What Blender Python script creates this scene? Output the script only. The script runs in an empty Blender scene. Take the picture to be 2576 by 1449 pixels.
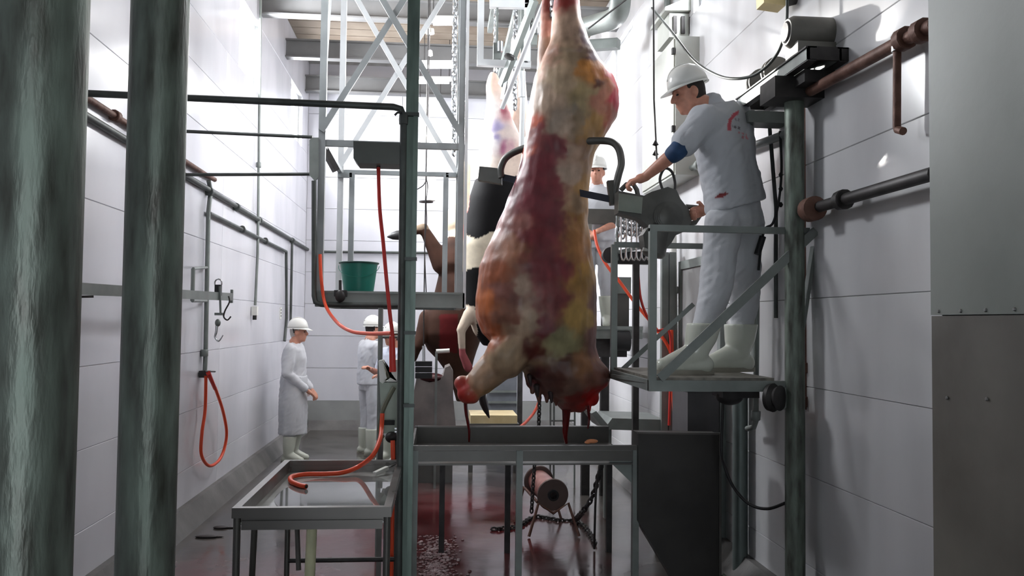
import bpy, bmesh, math, random
from mathutils import Vector as V, Matrix as M, noise as NZ
random.seed(7)
S = bpy.context.scene
COL = S.collection
PI = math.pi

# ------------------------------------------------------------------ camera
F, CX, CY = 2150.0, 1288.0, 724.5
CAMZ = 1.7
RHO = math.radians(0.63)
_a, _b = 1100 - CX, CY - 808
_a0 = _a*math.cos(-RHO) + _b*math.sin(-RHO); _b0 = -_a*math.sin(-RHO) + _b*math.cos(-RHO)
TH = math.atan(-_a0/F); PHI = math.atan(-_b0/F*math.cos(TH))
fw = V((math.sin(TH)*math.cos(PHI), math.cos(TH)*math.cos(PHI), math.sin(PHI)))
rt0 = V((math.cos(TH), -math.sin(TH), 0)); up0 = rt0.cross(fw)
rt = rt0*math.cos(RHO) + up0*math.sin(RHO); up = -rt0*math.sin(RHO) + up0*math.cos(RHO)
cam = bpy.data.cameras.new('camera'); camo = bpy.data.objects.new('camera', cam); COL.objects.link(camo)
camo.matrix_world = M(((rt.x, up.x, -fw.x, 0), (rt.y, up.y, -fw.y, 0), (rt.z, up.z, -fw.z, CAMZ), (0, 0, 0, 1)))
cam.sensor_width = 36; cam.lens = F*36/2576; cam.clip_start = .05
S.camera = camo
def ray(px, py): return fw + rt*((px-CX)/F) + up*((CY-py)/F)
def P(px, py, y):
    d = ray(px, py); return V((0, 0, CAMZ)) + d*(y/d.y)
def PX(px, py, x):
    d = ray(px, py); return V((0, 0, CAMZ)) + d*(x/d.x)
def PZ(px, py, z):
    d = ray(px, py); return V((0, 0, CAMZ)) + d*((z-CAMZ)/d.z)
def proj(p):
    q = p - V((0, 0, CAMZ)); z = q.dot(fw)
    return CX + F*q.dot(rt)/z, CY - F*q.dot(up)/z

# ------------------------------------------------------------------ light and exposure
XL, XR, YB, YF, ZC = -2.07, 2.10, 13.6, -3.0, 5.75
W = bpy.data.worlds.new('world'); S.world = W; W.use_nodes = True
W.node_tree.nodes['Background'].inputs[0].default_value = (.86, .93, 1, 1)
W.node_tree.nodes['Background'].inputs[1].default_value = 5.0
S.view_settings.view_transform = 'Standard'; S.view_settings.look = 'None'
S.view_settings.exposure = 0.0; S.view_settings.gamma = 1.0
WZ0, WZ1 = 4.3, 5.05
LWIN = [(2.7, 3.7), (5.8, 6.8), (8.9, 9.9), (12.0, 13.0)]
RWIN = [(5.9, 6.9), (9.15, 10.25), (12.3, 13.2)]
def area(name, loc, direction, sx, sy, power, col=(1, 1, 1)):
    l = bpy.data.lights.new(name, 'AREA'); l.shape = 'RECTANGLE'; l.size = sx; l.size_y = sy; l.energy = power; l.color = col
    o = bpy.data.objects.new(name, l); COL.objects.link(o); o.location = loc
    o.rotation_euler = V(direction).to_track_quat('-Z', 'Y').to_euler()
    return o
for i, (y0, y1) in enumerate(LWIN):
    area('window_daylight', (XL-.24, (y0+y1)/2, (WZ0+WZ1)/2), (1, -.35, -.25), y1-y0, WZ1-WZ0, (1, 170, 640, 250)[i], (.95, .97, 1))
for i, (y0, y1) in enumerate(RWIN):
    area('window_daylight', (XR+.24, (y0+y1)/2, (WZ0+WZ1)/2-.1), (-1, -.1, -.3), y1-y0, WZ1-WZ0, (170, 110, 40)[i], (.95, .97, 1))
sn = bpy.data.lights.new('sun', 'SUN'); sn.energy = 26; sn.angle = math.radians(2.5); sn.color = (1, .97, .92)
so_ = bpy.data.objects.new('sun', sn); COL.objects.link(so_); so_.rotation_euler = V((4.17, -8.0, -1.65)).to_track_quat('-Z', 'Y').to_euler()
area('rear_fill_light', (0.2, YF-.1, 1.6), (0, 1, 0), 1.5, 2.6, 5, (.93, 1, .96))  # unseen fill lamp added behind the camera to brighten the near surfaces

# ------------------------------------------------------------------ helpers
def lin(c):
    return tuple(((x/255)/12.92 if x <= 10 else ((x/255+.055)/1.055)**2.4) for x in c)
MATS = {}
def mat(name, rgb, rough=.5, metal=0., var=.12, scale=6., bump=0., bscale=40., spec=.5, rgb2=None, lo=.35, hi=.65, stretch=(1, 1, 1), rvar=0., emit=0., alpha=1., trans=0., attr=None, coat=0.):
    if name in MATS: return MATS[name]
    m = bpy.data.materials.new(name); m.use_nodes = True; nt = m.node_tree; N = nt.nodes; L = nt.links
    b = N['Principled BSDF']
    c = lin(rgb); c2 = lin(rgb2) if rgb2 else tuple(min(1, x*(1+var)) for x in c); c1 = c if rgb2 else tuple(x*(1-var) for x in c)
    tc = N.new('ShaderNodeTexCoord'); mp = N.new('ShaderNodeMapping'); mp.inputs['Scale'].default_value = stretch
    L.new(tc.outputs['Object'], mp.inputs[0])
    nz = N.new('ShaderNodeTexNoise'); nz.inputs['Scale'].default_value = scale; nz.inputs['Detail'].default_value = 5
    L.new(mp.outputs[0], nz.inputs[0])
    rp = N.new('ShaderNodeValToRGB'); rp.color_ramp.elements[0].position = lo; rp.color_ramp.elements[1].position = hi
    rp.color_ramp.elements[0].color = (*c1, 1); rp.color_ramp.elements[1].color = (*c2, 1)
    L.new(nz.outputs[0], rp.inputs[0])
    if attr:
        at = N.new('ShaderNodeAttribute'); at.attribute_name = attr
        mx = N.new('ShaderNodeMix'); mx.data_type = 'RGBA'; mx.blend_type = 'MULTIPLY'; mx.inputs[0].default_value = 1
        L.new(at.outputs[0], mx.inputs[6]); L.new(rp.outputs[0], mx.inputs[7]); L.new(mx.outputs[2], b.inputs['Base Color'])
    else: L.new(rp.outputs[0], b.inputs['Base Color'])
    b.inputs['Roughness'].default_value = rough; b.inputs['Metallic'].default_value = metal
    b.inputs['Specular IOR Level'].default_value = spec; b.inputs['Alpha'].default_value = alpha
    b.inputs['Transmission Weight'].default_value = trans; b.inputs['Coat Weight'].default_value = coat
    if rvar:
        mr = N.new('ShaderNodeMapRange'); mr.inputs[1].default_value = .3; mr.inputs[2].default_value = .7
        mr.inputs[3].default_value = max(.02, rough-rvar); mr.inputs[4].default_value = min(1, rough+rvar)
        L.new(nz.outputs[0], mr.inputs[0]); L.new(mr.outputs[0], b.inputs['Roughness'])
    if bump:
        n2 = N.new('ShaderNodeTexNoise'); n2.inputs['Scale'].default_value = bscale; n2.inputs['Detail'].default_value = 4
        L.new(mp.outputs[0], n2.inputs[0])
        bp = N.new('ShaderNodeBump'); bp.inputs['Strength'].default_value = bump; bp.inputs['Distance'].default_value = .02
        L.new(n2.outputs[0], bp.inputs['Height']); L.new(bp.outputs[0], b.inputs['Normal'])
    if emit:
        b.inputs['Emission Color'].default_value = (*c, 1); b.inputs['Emission Strength'].default_value = emit
    MATS[name] = m; return m

panel_m = mat('white_wall_panel', (204, 204, 211), .2, 0, scale=1.3, rgb2=(218, 218, 224), stretch=(1, 1, .4), rvar=.04, bump=.02, bscale=5)
panelr_m = mat('grey_white_wall_panel', (196, 196, 198), .2, 0, scale=1.1, rgb2=(212, 212, 214), stretch=(1.5, 1.5, .5), rvar=.05, bump=.02, bscale=5)
joint_m = mat('panel_joint', (176, 176, 176), .6)
stub_m = mat('grey_sheet_panel', (122, 126, 120), .45, 0, scale=1.8, rgb2=(138, 142, 136), bump=.03, bscale=30)
stublow_m = mat('stained_sheet_panel', (86, 82, 74), .4, 0, scale=2.2, rgb2=(116, 112, 104), bump=.05, bscale=14)
galv_m = mat('galvanised_pipe', (72, 72, 66), .42, .5, scale=7, rgb2=(128, 140, 130), stretch=(4, 4, .9), rvar=.12, bump=.12, bscale=22, lo=.3, hi=.7)
steel_m = mat('painted_grey_steel', (128, 134, 131), .45, .25, scale=4, var=.18, bump=.03)
cage_m = mat('galvanised_cage_steel', (148, 153, 154), .42, .3, scale=4, var=.15)
white_m = mat('white_and_lit_steel', (212, 215, 217), .42, .1, scale=4, var=.08)  # white steel parts; also paints light into the cage's back braces
greenpost_m = mat('green_grey_post', (108, 124, 116), .42, .3, scale=6, var=.22, stretch=(3, 3, .6))
dark_m = mat('dark_pipe', (80, 84, 82), .5, .45, scale=6, var=.25)
black_m = mat('black_rubber', (24, 24, 26), .5, 0)
iron_m = mat('dark_iron', (58, 56, 56), .55, .4, scale=10, var=.3)
rust_m = mat('brown_rusty_pipe', (88, 58, 48), .6, .3, scale=12, rgb2=(116, 84, 72), bump=.2)
inox_m = mat('stainless_sheet', (102, 99, 96), .32, .65, scale=3, var=.15, rvar=.1, bump=.02, bscale=12)
inoxd_m = mat('dull_stainless_sheet', (90, 88, 85), .42, .5, scale=3, var=.2, rvar=.08)
bin_m = mat('dark_steel_bin', (62, 60, 58), .5, .45, scale=3, var=.2)
hose_m = mat('orange_rubber_hose', (232, 78, 40), .42, 0, var=.05)
hoser_m = mat('red_rubber_hose', (206, 52, 44), .45, 0, var=.05)
concrete_m = mat('kerb_concrete', (92, 90, 89), .5, 0, scale=3, rgb2=(118, 116, 114), bump=.1)
glass_m = mat('window_glass', (235, 242, 248), .05, 0, var=.01, alpha=.1, spec=.5)
alu_m = mat('window_frame_white', (214, 216, 218), .4)
beam_m = mat('grey_steel_beam', (112, 112, 112), .6, .2, scale=3, var=.1)
deck_m = mat('tan_ceiling_deck', (112, 98, 84), .8, 0, scale=2, rgb2=(136, 124, 110))
tube_m = mat('fluorescent_tube', (255, 255, 255), .3, emit=9.)
globe_m = mat('lamp_globe', (255, 255, 255), .3, emit=9.)
box_m = mat('pale_metal_cabinet', (186, 189, 182), .4, .1, var=.04)
yel_m = mat('cream_plastic', (226, 205, 150), .5)
plasw_m = mat('white_plastic', (226, 226, 220), .35, 0, var=.03)
bucket_m = mat('green_bucket', (12, 112, 98), .38, 0, var=.06, scale=3)
motor_m = mat('grey_motor_paint', (122, 120, 114), .55, .2, var=.15)
chrome_m = mat('bright_chain_steel', (190, 192, 194), .25, .9, var=.1)
skin_m = mat('skin', (196, 138, 116), .5, 0, var=.1, scale=30)
shirt_m = mat('white_work_shirt', (255, 255, 255), .85, 0, var=.03, attr='Col', bump=.08, bscale=120)
pants_m = mat('white_work_trousers', (198, 200, 205), .85, 0, var=.04, bump=.08, bscale=120)
boot_m = mat('white_rubber_boot', (200, 204, 192), .22, 0, var=.03)
helmet_m = mat('white_hard_hat', (230, 230, 226), .2, 0, var=.02)
guard_m = mat('blue_sleeve', (34, 66, 104), .7, 0, var=.2, scale=20)
hair_m = mat('dark_hair', (44, 38, 36), .8)
grey_hair_m = mat('grey_hair', (168, 164, 160), .8)
flesh_m = mat('raw_beef', (222, 222, 222), .45, 0, scale=12, rgb2=(255, 255, 255), attr='Col', bump=.1, bscale=34, rvar=.08, stretch=(1, 1, .4))
hide_m = mat('cow_hide', (238, 238, 238), .8, 0, scale=14, rgb2=(255, 255, 255), attr='Col', bump=.03, bscale=60, spec=.2)
blood_m = mat('blood', (84, 6, 8), .14, 0, var=.2, spec=.6)
saw_m = mat('saw_grey_metal', (88, 88, 85), .45, .5, var=.2)
sawp_m = mat('saw_plate', (128, 134, 126), .4, .4, var=.1)
screw_m = mat('screw_head', (150, 150, 148), .3, .9)

class MB:
    def __init__(s): s.v = []; s.f = []
    def add(s, vs, fs):
        n = len(s.v); s.v += [tuple(x) for x in vs]; s.f += [tuple(i+n for i in f) for f in fs]; return s
    def box(s, lo, hi):
        x0, y0, z0 = lo; x1, y1, z1 = hi
        return s.add([(x0,y0,z0),(x1,y0,z0),(x1,y1,z0),(x0,y1,z0),(x0,y0,z1),(x1,y0,z1),(x1,y1,z1),(x0,y1,z1)],
                     [(0,3,2,1),(4,5,6,7),(0,1,5,4),(1,2,6,5),(2,3,7,6),(3,0,4,7)])
    def cbox(s, c, sz): return s.box([c[i]-sz[i]/2 for i in range(3)], [c[i]+sz[i]/2 for i in range(3)])
    def bar(s, a, b, w, h, side=None):
        a = V(a); b = V(b); d = (b-a).normalized()
        sd = V(side) if side else (V((0, 0, 1)) if abs(d.z) < .9 else V((0, 1, 0)))
        u = d.cross(sd).normalized(); t = u.cross(d).normalized()
        q = [u*w/2+t*h/2, -u*w/2+t*h/2, -u*w/2-t*h/2, u*w/2-t*h/2]
        return s.add([a+x for x in q]+[b+x for x in q], [(0,1,2,3),(7,6,5,4),(0,4,5,1),(1,5,6,2),(2,6,7,3),(3,7,4,0)])
    def prism(s, pts, d):
        d = V(d); n = len(pts); pts = [V(p) for p in pts]
        return s.add(pts+[p+d for p in pts], [tuple(range(n))[::-1], tuple(range(n, 2*n))]+[(i, (i+1) % n, n+(i+1) % n, n+i) for i in range(n)])
    def rings(s, R, cap=True, closed=False):
        n = len(R[0]); vs = [p for r in R for p in r]; fs = []
        m = len(R); rng = range(m if closed else m-1)
        for i in rng:
            j = (i+1) % m
            for k in range(n): fs.append((i*n+k, i*n+(k+1) % n, j*n+(k+1) % n, j*n+k))
        if cap and not closed:
            fs.append(tuple(range(n))[::-1]); fs.append(tuple(range((m-1)*n, m*n)))
        return s.add(vs, fs)
    def tube(s, pts, r, seg=10, smooth=0, closed=False, cap=True):
        pts = [V(p) for p in pts]
        if smooth: pts = spline(pts, smooth, closed)
        m = len(pts); rs = r if isinstance(r, (list, tuple)) else [r]*m
        if len(rs) != m: rs = [rs[0]+(rs[-1]-rs[0])*i/(m-1) for i in range(m)]
        u = None; R = []
        for i, p in enumerate(pts):
            if closed: d = pts[(i+1) % m]-pts[i-1]
            else: d = pts[min(i+1, m-1)]-pts[max(i-1, 0)]
            d = d.normalized()
            if u is None: u = d.orthogonal().normalized()
            u = (u-d*u.dot(d)).normalized(); w = d.cross(u)
            R.append([p+(u*math.cos(2*PI*k/seg)+w*math.sin(2*PI*k/seg))*rs[i] for k in range(seg)])
        return s.rings(R, cap, closed)
    def cyl(s, a, b, r, seg=20, r2=None): return s.tube([a, b], [r, r if r2 is None else r2], seg)
    def lathe(s, prof, o, ax=(0, 0, 1), seg=24):
        ax = V(ax).normalized(); u = ax.orthogonal().normalized(); w = ax.cross(u); o = V(o)
        return s.rings([[o+ax*h+(u*math.cos(2*PI*k/seg)+w*math.sin(2*PI*k/seg))*max(r, 1e-4) for k in range(seg)] for r, h in prof])
    def ell(s, c, rad, ax=None, seg=20, rg=12):
        c = V(c); X, Y, Z = ax if ax else (V((1, 0, 0)), V((0, 1, 0)), V((0, 0, 1)))
        R = []
        for i in range(rg+1):
            t = -PI/2+PI*i/rg; t = max(-1.53, min(1.53, t))
            R.append([c+X*rad[0]*math.cos(t)*math.cos(2*PI*k/seg)+Y*rad[1]*math.cos(t)*math.sin(2*PI*k/seg)+Z*rad[2]*math.sin(t) for k in range(seg)])
        return s.rings(R)
    def cap(s, a, b, r0, r1=None, seg=14):
        a = V(a); b = V(b); r1 = r0 if r1 is None else r1
        d = (b-a); Lh = max(d.length, 1e-5); d = d/Lh; u = d.orthogonal().normalized(); w = d.cross(u); R = []
        for i in range(5):
            t = -PI/2*.98+PI/2*.98*i/4; R.append((a+d*r0*math.sin(t), r0*math.cos(t)))
        for i in range(5):
            t = PI/2*.98*i/4; R.append((b+d*r1*math.sin(t), r1*math.cos(t)))
        return s.rings([[c+(u*math.cos(2*PI*k/seg)+w*math.sin(2*PI*k/seg))*r for k in range(seg)] for c, r in R])
    def chain(s, pts, link=.035, r=.005, smooth=0):
        pts = [V(p) for p in pts]
        if smooth: pts = spline(pts, smooth)
        acc = [pts[0]]; step = link*.72
        for p in pts[1:]:
            while (p-acc[-1]).length >= step: acc.append(acc[-1]+(p-acc[-1]).normalized()*step)
        for i in range(len(acc)-1):
            c = (acc[i]+acc[i+1])/2; d = (acc[i+1]-acc[i]).normalized(); u = d.orthogonal().normalized(); w = d.cross(u)
            a = i*PI/2; n = u*math.cos(a)+w*math.sin(a)
            loop = [c+d*math.cos(2*PI*k/8)*link/2+n*math.sin(2*PI*k/8)*link*.3 for k in range(8)]
            s.tube(loop, r, 5, closed=True)
        return s
    def build(s, name, m, parent=None, sharp=40, col=None):
        me = bpy.data.meshes.new(name); me.from_pydata(s.v, [], s.f); me.validate()
        bm = bmesh.new(); bm.from_mesh(me); bmesh.ops.recalc_face_normals(bm, faces=bm.faces); bm.to_mesh(me); bm.free()
        return link(name, me, m, parent, sharp)
def spline(pts, n, closed=False):
    out = []; m = len(pts)
    for i in range(m if closed else m-1):
        g = (lambda k: pts[k % m]) if closed else (lambda k: pts[max(0, min(m-1, k))])
        p0, p1, p2, p3 = g(i-1), g(i), g(i+1), g(i+2)
        for k in range(n):
            t = k/n; out.append(.5*((2*p1)+(p2-p0)*t+(2*p0-5*p1+4*p2-p3)*t*t+(3*p1-p0-3*p2+p3)*t**3))
    if not closed: out.append(pts[-1])
    return out
def link(name, me, m, parent=None, sharp=40):
    o = bpy.data.objects.new(name, me); COL.objects.link(o); me.name = name
    if m: me.materials.append(m)
    me.polygons.foreach_set('use_smooth', [True]*len(me.polygons))
    if sharp < 180: me.set_sharp_from_angle(angle=math.radians(sharp))
    if parent is not None: adopt(o, parent)
    return o
LOC = {}
def adopt(o, parent):
    o.parent = parent
    if parent.name in LOC: o.matrix_parent_inverse = M.Translation(-LOC[parent.name])
def tag(o, label, cat, group=None, kind=None):
    o['label'] = label; o['category'] = cat
    if group: o['group'] = group
    if kind: o['kind'] = kind
    return o
def thing(name, label, cat, loc=(0, 0, 0), group=None):
    o = bpy.data.objects.new(name, None); COL.objects.link(o); o.location = loc; LOC[o.name] = V(loc); o.empty_display_size = .05
    return tag(o, label, cat, group)
def struct(o): o['kind'] = 'structure'; return o
# solid of revolution / blended bodies: overlapping closed pieces fused into one skin by a voxel remesh
def blob(name, mb, m, parent, voxel=.012, smooth=4, wrinkle=None, colf=None, sharp=180):
    me = bpy.data.meshes.new(name); me.from_pydata(mb.v, [], mb.f)
    bm = bmesh.new(); bm.from_mesh(me); bmesh.ops.recalc_face_normals(bm, faces=bm.faces); bm.to_mesh(me); bm.free()
    t = bpy.data.objects.new('tmp', me); COL.objects.link(t)
    r = t.modifiers.new('r', 'REMESH'); r.mode = 'VOXEL'; r.voxel_size = voxel
    if smooth: q = t.modifiers.new('s', 'SMOOTH'); q.factor = .5; q.iterations = smooth
    dg = bpy.context.evaluated_depsgraph_get(); dg.update()
    out = bpy.data.meshes.new_from_object(t.evaluated_get(dg))
    bpy.data.objects.remove(t); bpy.data.meshes.remove(me)
    if wrinkle:
        cs = [v.co.copy() for v in out.vertices]; ns = [v.normal.copy() for v in out.vertices]; buf = []
        for c, n_ in zip(cs, ns): buf += list(c+n_*wrinkle(c))
        out.vertices.foreach_set('co', buf); out.update()
    if colf:
        ca = out.color_attributes.new('Col', 'FLOAT_COLOR', 'POINT'); buf = []
        for v in out.vertices: buf += [*colf(v.co), 1.]
        ca.data.foreach_set('color', buf)
    return link(name, out, m, parent, sharp)
def splats(pts, k=1.6, warp=18, wsc=9):
    L = [(u, v, r, lin(c)) for u, v, r, c in pts]
    def f(u, v, co):
        u += NZ.noise(co*wsc)*warp+NZ.noise(co*wsc*3.3)*warp*.45; v += NZ.noise(co*wsc+V((7, 3, 1)))*warp+NZ.noise(co*wsc*2.7+V((1, 9, 5)))*warp*.45
        a = [0, 0, 0]; s = 0
        for (x, y, r, c) in L:
            d = ((u-x)**2+(v-y)**2)/(r*r); w = 1/(1e-3+d**k); s += w
            a[0] += w*c[0]; a[1] += w*c[1]; a[2] += w*c[2]
        return [q/s for q in a]
    return f

# ------------------------------------------------------------------ room shell
T = .22
def side_wall(name, x, out, wins, seams, m, label, gname):
    b = MB(); x0, x1 = (x-T, x-.02) if out < 0 else (x+.02, x+T)
    b.box((x0, YF, -.1), (x1, YB+T, WZ0)); b.box((x0, YF, WZ1), (x1, YB+T, ZC+.1))
    ys = [YF]+[q for w in wins for q in w]+[YB+T]
    for i in range(0, len(ys), 2): b.box((x0, ys[i], WZ0), (x1, ys[i+1], WZ1))
    w = b.build(name, joint_m); struct(w)
    unit = {}
    rows = list(zip(seams[:-1], seams[1:]))
    cuts = [YF, 3.2, 8.4, YB]
    for (z0, z1) in rows:
        spans = list(zip(cuts[:-1], cuts[1:]))
        if z0 >= WZ0-.01 and z1 <= WZ1+.01: spans = [(ys[i], min(ys[i+1], YB)) for i in range(0, len(ys), 2)]
        for (a, c) in spans:
            k = (round(c-a, 3), round(z1-z0, 3))
            if k not in unit:
                q = MB(); g = .001; bv = .003; hy, hz = k[0]/2-g, k[1]/2-g; sx = -out
                q.rings([[V((0, s*hy, t*hz)) for s, t in ((-1,-1),(1,-1),(1,1),(-1,1))],
                         [V((sx*.016, s*hy, t*hz)) for s, t in ((-1,-1),(1,-1),(1,1),(-1,1))],
                         [V((sx*.02, s*(hy-bv), t*(hz-bv))) for s, t in ((-1,-1),(1,-1),(1,1),(-1,1))]])
                o = q.build('wall_panel', m, sharp=20); unit[k] = o.data; COL.objects.unlink(o); bpy.data.objects.remove(o)
            o = bpy.data.objects.new('wall_panel', unit[k]); COL.objects.link(o); o.location = (x+out*.02, (a+c)/2, (z0+z1)/2); o.parent = w
    return w
side_wall('wall_left', XL, -1, LWIN, [0, .44, .92, 1.41, 1.9, 2.4, 2.89, 3.38, 3.86, WZ0, WZ1, ZC], panel_m, '', '')
side_wall('wall_right', XR, 1, RWIN, [0, .35, .85, 1.35, 1.85, 2.62, 3.2, 3.75, WZ0, WZ1, ZC], panelr_m, '', '')
bw = struct(MB().box((XL-T, YB+.02, -.1), (XR+T, YB+.2, ZC+.1)).build('wall_back', joint_m))
seams = [.44, .95, 1.45, 1.95, 2.45, 2.95, 3.45, 3.95, 4.45, 4.95, ZC]
for z0, z1 in zip(seams[:-1], seams[1:]):
    for a, c in ((XL, -.6), (-.6, .8), (.8, XR)):
        MB().box((a+.003, YB, z0+.003), (c-.003, YB+.02, z1-.003)).build('wall_panel', panel_m, bw)
struct(MB().box((XL, YB-.015, .1), (XR, YB+.02, .44)).build('trim_1', mat('grey_skirting', (150, 152, 150), .4, scale=2)))
# the end of the building behind the photographer, with a doorway added for the fill light
nb = MB(); nb.box((XL-T, YF-.2, -.1), (-.6, YF, ZC)).box((1.0, YF-.2, -.1), (XR+T, YF, ZC)).box((-.6, YF-.2, 2.9), (1.0, YF, ZC))
struct(nb.build('wall_near', panel_m))
# floor: wet concrete with blood run
fm = mat('wet_floor', (66, 62, 60), .16, 0, scale=2.2, rgb2=(92, 88, 84), bump=.04, bscale=10, rvar=.1, spec=.34)
nt = fm.node_tree; N = nt.nodes; L = nt.links; B = N['Principled BSDF']
def floor_stain(cx, cy, rx, ry, rgb, amt, seed):
    tc = N.new('ShaderNodeTexCoord'); mp = N.new('ShaderNodeMapping'); mp.inputs['Location'].default_value = (-cx/rx, -cy/ry, 0); mp.inputs['Scale'].default_value = (1/rx, 1/ry, 0)
    L.new(tc.outputs['Object'], mp.inputs[0]); ln = N.new('ShaderNodeVectorMath'); ln.operation = 'LENGTH'; L.new(mp.outputs[0], ln.inputs[0])
    nz = N.new('ShaderNodeTexNoise'); nz.inputs['Scale'].default_value = 2.6; nz.inputs['Detail'].default_value = 6; mq = N.new('ShaderNodeMapping'); mq.inputs['Location'].default_value = (seed, seed*2, 0)
    L.new(tc.outputs['Object'], mq.inputs[0]); L.new(mq.outputs[0], nz.inputs[0])
    ad = N.new('ShaderNodeMath'); ad.operation = 'MULTIPLY_ADD'; ad.inputs[1].default_value = 1.5; L.new(nz.outputs[0], ad.inputs[0]); L.new(ln.outputs['Value'], ad.inputs[2])
    mr = N.new('ShaderNodeMapRange'); mr.inputs[1].default_value = 1.2; mr.inputs[2].default_value = 1.9; mr.inputs[3].default_value = amt; mr.inputs[4].default_value = 0
    L.new(ad.outputs[0], mr.inputs[0])
    src = B.inputs['Base Color'].links[0].from_socket
    mx = N.new('ShaderNodeMix'); mx.data_type = 'RGBA'; L.new(mr.outputs[0], mx.inputs[0]); L.new(src, mx.inputs[6]); mx.inputs[7].default_value = (*lin(rgb), 1); L.new(mx.outputs[2], B.inputs['Base Color'])
floor_stain(.1, 6.9, 1.3, 2.2, (104, 52, 54), .75, 3)
floor_stain(-.05, 6.6, .55, 2.0, (70, 6, 10), .97, 9)
floor_stain(.45, 7.2, .5, 1.2, (84, 14, 20), .8, 5)
floor_stain(-1.3, 5.6, .8, .8, (112, 70, 78), .6, 13)
fl = struct(MB().box((XL-T, YF-.2, -.1), (XR+T, YB+T, 0)).build('floor', fm))
# coved kerbs
def kerb(name, pts, run):
    struct(MB().prism(pts, run).build(name, concrete_m, sharp=25))
kerb('baseboard_left', [(XL, YF, 0), (XL+.15, YF, 0), (XL+.13, YF, .03), (XL+.05, YF, .16), (XL, YF, .16)], (0, YB-YF, 0))
kerb('baseboard_right', [(XR, YF, 0), (XR-.15, YF, 0), (XR-.13, YF, .03), (XR-.05, YF, .16), (XR, YF, .16)], (0, YB-YF, 0))
kerb('baseboard_back', [(XL+.1, YB, 0), (XL+.1, YB-.16, 0), (XL+.1, YB-.13, .04), (XL+.1, YB-.04, .14), (XL+.1, YB, .14)], (XR-XL-.2, 0, 0))
# ceiling with beams and deck boards
ce = struct(MB().box((XL-T, YF-.2, ZC+.05), (XR+T, YB+T, ZC+.15)).build('ceiling', deck_m))
y = YF+.1
while y < YB-.3:
    MB().box((XL, y, ZC), (XR, y+.27, ZC+.05)).build('board', deck_m, ce); y += .285
for yb in (-1.6, .2, 1.9, 3.5, 5.1, 6.7, 8.3, 9.95, 11.55, 13.25):
    b = MB(); z0, z1 = 5.2, 5.45
    b.box((XL, yb-.07, z0), (XR, yb+.07, z0+.02)); b.box((XL, yb-.07, z1-.02), (XR, yb+.07, z1)); b.box((XL, yb-.012, z0+.02), (XR, yb+.012, z1-.02))
    o = b.build('beam', beam_m, ce, sharp=20)
# windows
n = 0
for x, out, wins in ((XL, -1, LWIN), (XR, 1, RWIN)):
    for y0, y1 in wins:
        n += 1; f = .05; xa, xb = sorted((x+out*.06, x+out*.12)); b = MB()
        b.box((xa, y0, WZ0), (xb, y1, WZ0+f)); b.box((xa, y0, WZ1-f), (xb, y1, WZ1)); b.box((xa, y0, WZ0+f), (xb, y0+f, WZ1-f)); b.box((xa, y1-f, WZ0+f), (xb, y1, WZ1-f))
        if out > 0: b.box((xa, y0+f, WZ0+.3), (xb, y1-f, WZ0+.34))
        w = struct(b.build('window_%d' % n, alu_m, sharp=20))
        MB().box((x+out*.088, y0+f, WZ0+f), (x+out*.094, y1-f, WZ1-f)).build('pane', glass_m, w)
# clad side wall of the narrower lobby the photographer stands in, at right
ys = 2.2; xe = P(2341, 724, ys).x; zs = PX(2450, 791, xe).z
st = struct(MB().box((xe+.02, YF, 0), (XR+.02, ys-.02, ZC)).build('wall_lobby', stub_m))
MB().box((xe, -1.2, zs), (xe+.02, ys, ZC)).box((xe+.02, ys-.02, zs), (XR, ys, ZC)).build('sheet_panel', stub_m, st, 20)
MB().box((xe+.002, -1.2, 0), (xe+.02, ys, zs-.003)).box((xe+.02, ys-.02, 0), (XR, ys, zs-.003)).build('sheet_panel', stublow_m, st, 20)
for px, py in ((2362, 783), (2417, 782), (2480, 780), (2553, 778), (2383, 1001), (2483, 1004)):
    p = PX(px, py, xe); MB().lathe([(.005, 0), (.005, .002), (.003, .004), (.0005, .004)], p, (-1, 0, 0), 10).build('screw', screw_m, st)

# ------------------------------------------------------------------ the two big pipes in front, at left
def column(px, y, r, label):
    p = P(px, 724, y); b = MB(); b.tube([(p.x, y, 0), (p.x, y, ZC-.3)], r, 40)
    root = thing('steel_column', label, 'column', (p.x, y, 0), 'round steel columns')
    b.build('shaft', galv_m, root)
    MB().lathe([(r+.09, 0), (r+.09, .015), (r, .015)], (p.x, y, 0), seg=32).build('base_plate', galv_m, root)
    return root
column(78, 1.35, .069, 'thick mottled galvanised pipe column at the left edge, nearest of all')
column(384, 1.9, .060, 'thick mottled galvanised pipe column, second from the left edge')

# ------------------------------------------------------------------ pipework on the left wall
def wl(px, py, off=.03): return PX(px, py, XL+off)
def pipe(name, label, pts, r, m=dark_m, joints=(), cat='pipe', group=None, smooth=0):
    root = thing(name, label, cat, pts[0], group)
    b = MB()
    b.tube(pts, r, 10, smooth); b.build('run', m, root)
    for j in joints:
        k = MB(); d = V((0, 1, 0)); k.lathe([(r*1.5, -.03), (r*1.7, -.025), (r*1.7, .025), (r*1.5, .03)], j, (pts[-1]-pts[0]).normalized(), 12); k.build('coupling', m, root)
    return root
a = wl(120, 183); b_ = wl(515, 438)
pipe('wall_pipe', 'brown and grey upper wall pipe sloping on the left wall, passing behind both front columns', [a, b_, wl(540, 452)], .022, rust_m, [wl(290, 292)])
a = wl(140, 245); b_ = wl(795, 640)
pipe('wall_pipe', 'long dark grey lower wall pipe running the length of the left wall', [a, b_], .024, dark_m, [wl(527, 482), wl(595, 521), wl(652, 555), wl(735, 605)])
q = [wl(526, 536), wl(720, 633), wl(721, 800), wl(716, 858)]
pipe('wall_pipe', 'thin grey wall pipe that turns down behind the man in the white coat', q, .02, dark_m, [wl(610, 577), wl(668, 606)])
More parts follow.
